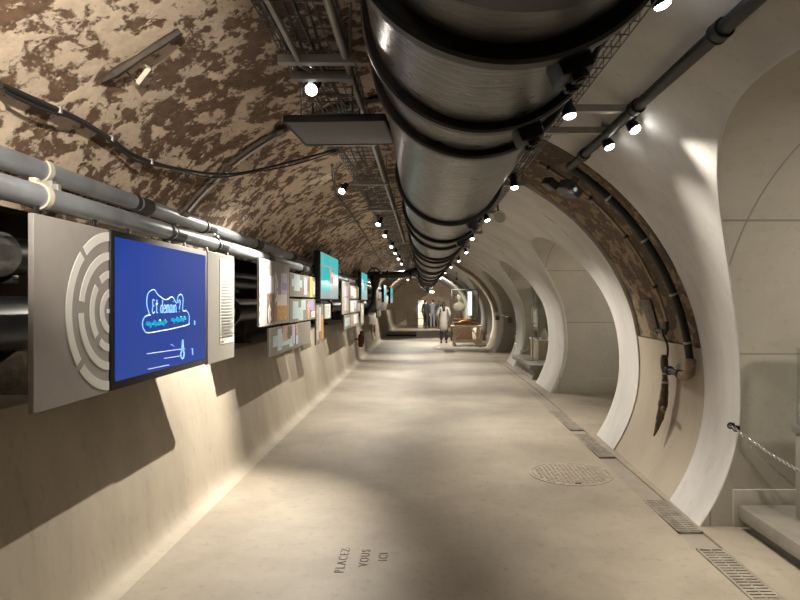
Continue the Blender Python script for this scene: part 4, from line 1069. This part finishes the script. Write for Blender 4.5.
# pale rounded jar by the table
root = thing('stone_vessel', 'large pale rounded vessel on the floor right of the cream table', 'vessel', (2.05, 21.2, 0))
mb = MB(); mb.lathe([(.09, 0), (.13, .03), (.19, .22), (.20, .38), (.16, .55), (.10, .62), (.11, .66), (.08, .66), (.08, .60)], (1.98, 21.75, 0), 'Z', 28); part(mb, 'vessel', 'marble', root)
# lit display column by the visitors
root = thing('lit_display', 'tall narrow lit display panel left of the group of visitors', 'display', (-.12, 34.6, 0))
mb = MB(); mb.box((-.12, 34.6, .80), (.34, .10, 1.56), bev=.01); part(mb, 'cabinet', 'white', root)
mb = MB()
for z in (.35, .75, 1.15): mb.box((-.12, 34.545, z), (.28, .012, .32), bev=.004)
part(mb, 'lit_panes', 'glowpanel', root)
# exit light
root = thing('ceiling_lamp', 'small pale lamp box under the far end of the water main', 'lamp', (.42, 30, 2.1))
mb = MB(); mb.box((.45, 31, 2.02), (.22, .1, .09), bev=.01); part(mb, 'housing', 'white', root)
mb = MB(); mb.box((.45, 30.945, 2.02), (.18, .01, .06)); part(mb, 'diffuser', 'lensfar', root)
mb = MB(); mb.tube([(.45, 31, 2.06), (.45, 31, 2.14)], .01, 8); part(mb, 'rod', 'black', root)

# ------------------------------------------------------------------ visitors
def person(label, x, y, h, yaw, top, legs, hair, pose, long_hair=False, coat=False):
    root = thing('person', label, 'person', (x, y, 0)); root.rotation_euler = (0, 0, yaw)
    k = h/1.72
    def V(*p): return (p[0]*k, p[1]*k, p[2]*k)
    vs, es, rs = [], [], []
    def nd(p, r, frm=None):
        vs.append(V(*p)); rs.append(r*k if not isinstance(r, tuple) else (r[0]*k, r[1]*k))
        if frm is not None: es.append((frm, len(vs)-1))
        return len(vs)-1
    pel = nd((0, 0, .95), (.15, .11)); wa = nd((0, 0, 1.10), (.13, .095), pel); ch = nd((0, 0, 1.30), (.155, .105), wa); cl = nd((0, .01, 1.42), (.10, .075), ch)
    nk = nd((0, 0, 1.49), .052, cl); jw = nd((0, -.02, 1.545), .066, nk); hd = nd((0, -.01, 1.61), .088, jw); cr = nd((0, 0, 1.675), .068, hd)
    ns = nd((0, -.095, 1.60), .016, hd); nd((0, -.112, 1.59), .010, ns)
    for s in (-1, 1): nd((s*.088, 0, 1.605), .018, hd)
    arms = {}
    for s in (-1, 1):
        sh = nd((s*.185, 0, 1.40), .058, cl); el_p, wr_p = pose(s)
        el = nd(el_p, .042, sh); wr = nd(wr_p, .028, el)
        d = (Vector(wr_p)-Vector(el_p)).normalized(); pm = nd(Vector(wr_p)+d*.07, .034, wr)
        side = Vector((0, 1, 0)) if abs(d.y) < .8 else Vector((0, 0, 1))
        for j, (o_, l_) in enumerate(((-.03, .065), (-.01, .08), (.01, .075), (.03, .06))):
            a = nd(Vector(wr_p)+d*.095+side*o_, .010, pm); b = nd(Vector(wr_p)+d*(.095+l_*.6)+side*o_+Vector((-s*.008, 0, 0)), .009, a); nd(Vector(wr_p)+d*(.09+l_)+side*o_+Vector((-s*.022, 0, 0)), .007, b)
        a = nd(Vector(wr_p)+d*.05-side*.045, .011, pm); nd(Vector(wr_p)+d*.10-side*.062, .009, a)
        arms[s] = (el_p, wr_p)
    feet = {}
    for s in (-1, 1):
        hp = nd((s*.095, 0, .86), .088, pel); kn = nd((s*.10, -.015, .49), .058, hp); an = nd((s*.105, .02, .09), .038, kn); nd((s*.115, -.10, .045), .036, an)
    body = link_mesh(skin_mesh('body', vs, es, rs, pel, 1), 'body', 'skin', root)
    # upper garment, a looser shell over torso and arms
    vs, es, rs = [], [], []
    b = nd((0, 0, .42 if coat else .76), (.215, .17) if coat else (.185, .145)); w = nd((0, 0, .95), (.19, .145), b); w2 = nd((0, 0, 1.12), (.155, .12), w); c2 = nd((0, 0, 1.31), (.175, .125), w2); t = nd((0, .01, 1.435), (.115, .092), c2)
    for s in (-1, 1):
        sh = nd((s*.19, 0, 1.405), .070, t); el = nd(arms[s][0], .057, sh); nd(Vector(arms[s][0]).lerp(Vector(arms[s][1]), .95), .046, el)
    link_mesh(skin_mesh('jacket' if not coat else 'coat', vs, es, rs, b, 1), 'coat' if coat else 'jacket', top, root)
    vs, es, rs = [], [], []
    pt = nd((0, 0, 1.10), (.13, .10)); pv = nd((0, 0, .95), (.165, .125), pt)
    for s in (-1, 1):
        hp = nd((s*.095, 0, .84), .100, pv); kn = nd((s*.10, -.015, .49), .072, hp); nd((s*.105, .015, .09), .058, kn)
    link_mesh(skin_mesh('trousers', vs, es, rs, pv, 1), 'trousers', legs, root)
    for s in (-1, 1):
        mb = MB(); mb.sphere((s*.11*k, -.045*k, .042*k), .05*k, sc=(.85, 2.5, .85)); sh_ = mb.build('shoe', 'darkcloth', root)
    vs, es, rs = [], [], []
    h0 = nd((0, .012, 1.69), .074); h1_ = nd((0, .04, 1.62), .088, h0); h2_ = nd((0, .055, 1.54), .07, h1_)
    if long_hair: nd((0, .085, 1.42), .075, h2_); nd((0, .115, 1.30), .045, len(vs)-1)
    link_mesh(skin_mesh('hair', vs, es, rs, h0, 1), 'hair', hair, root)
    for s in (-1, 1):
        mb = MB(); mb.sphere((s*.032*k, -.090*k, 1.622*k), .011*k); mb.build('eye', 'white', root)
    mb = MB(); mb.box((0, -.082*k, 1.553*k), (.045*k, .01*k, .010*k), bev=.002); o = mb.build('mouth', 'pinkphoto', root)
    return root
def hang(s): return (s*.235, .03, 1.13), (s*.245, -.03, .88)
def pocket(s): return (s*.26, .05, 1.14), (s*.20, -.10, .98)
def cross(s): return (s*.25, -.05, 1.16), (s*.08, -.20, 1.12)
def mixed(s): return ((s*.25, -.02, 1.15), (s*.22, -.25, 1.10)) if s > 0 else ((s*.235, .03, 1.13), (s*.245, -.02, .88))
person('person in a long pale grey coat with dark hair, seen from behind by the table', .77, 22.2, 1.55, RAD(176), 'coat', 'darkcloth', 'hair', pocket, True, True)
person('person all in black standing beside the lit display, left of the group', .16, 34.0, 1.62, RAD(150), 'darkcloth', 'darkcloth', 'hair', hang)
person('person in a blue grey jacket in the middle of the far group', .55, 34.4, 1.64, RAD(200), 'greycloth', 'greycloth', 'hair', mixed)
person('person in dark top and brown trousers, right of the far group', .92, 33.6, 1.60, RAD(170), 'darkcloth', 'browncloth', 'hair', cross, True)

# ------------------------------------------------------------------ world, camera, view
w = bpy.data.worlds.new('World'); bpy.context.scene.world = w; w.use_nodes = True
w.node_tree.nodes['Background'].inputs[0].default_value = (.05, .045, .04, 1); w.node_tree.nodes['Background'].inputs[1].default_value = .3
cam = bpy.data.cameras.new('Camera'); co = bpy.data.objects.new('Camera', cam); C.objects.link(co)
co.location = (0, 0, 1.55); co.rotation_euler = (PI/2, 0, 0)
cam.sensor_width = 36; cam.lens = 27; cam.shift_x = -23/800; cam.shift_y = 1/800; cam.clip_start = .05; cam.clip_end = 200
bpy.context.scene.camera = co
vs_ = bpy.context.scene.view_settings
vs_.view_transform = 'Standard'; vs_.look = 'None'; vs_.exposure = -.06; vs_.gamma = 1; vs_.use_curve_mapping = False
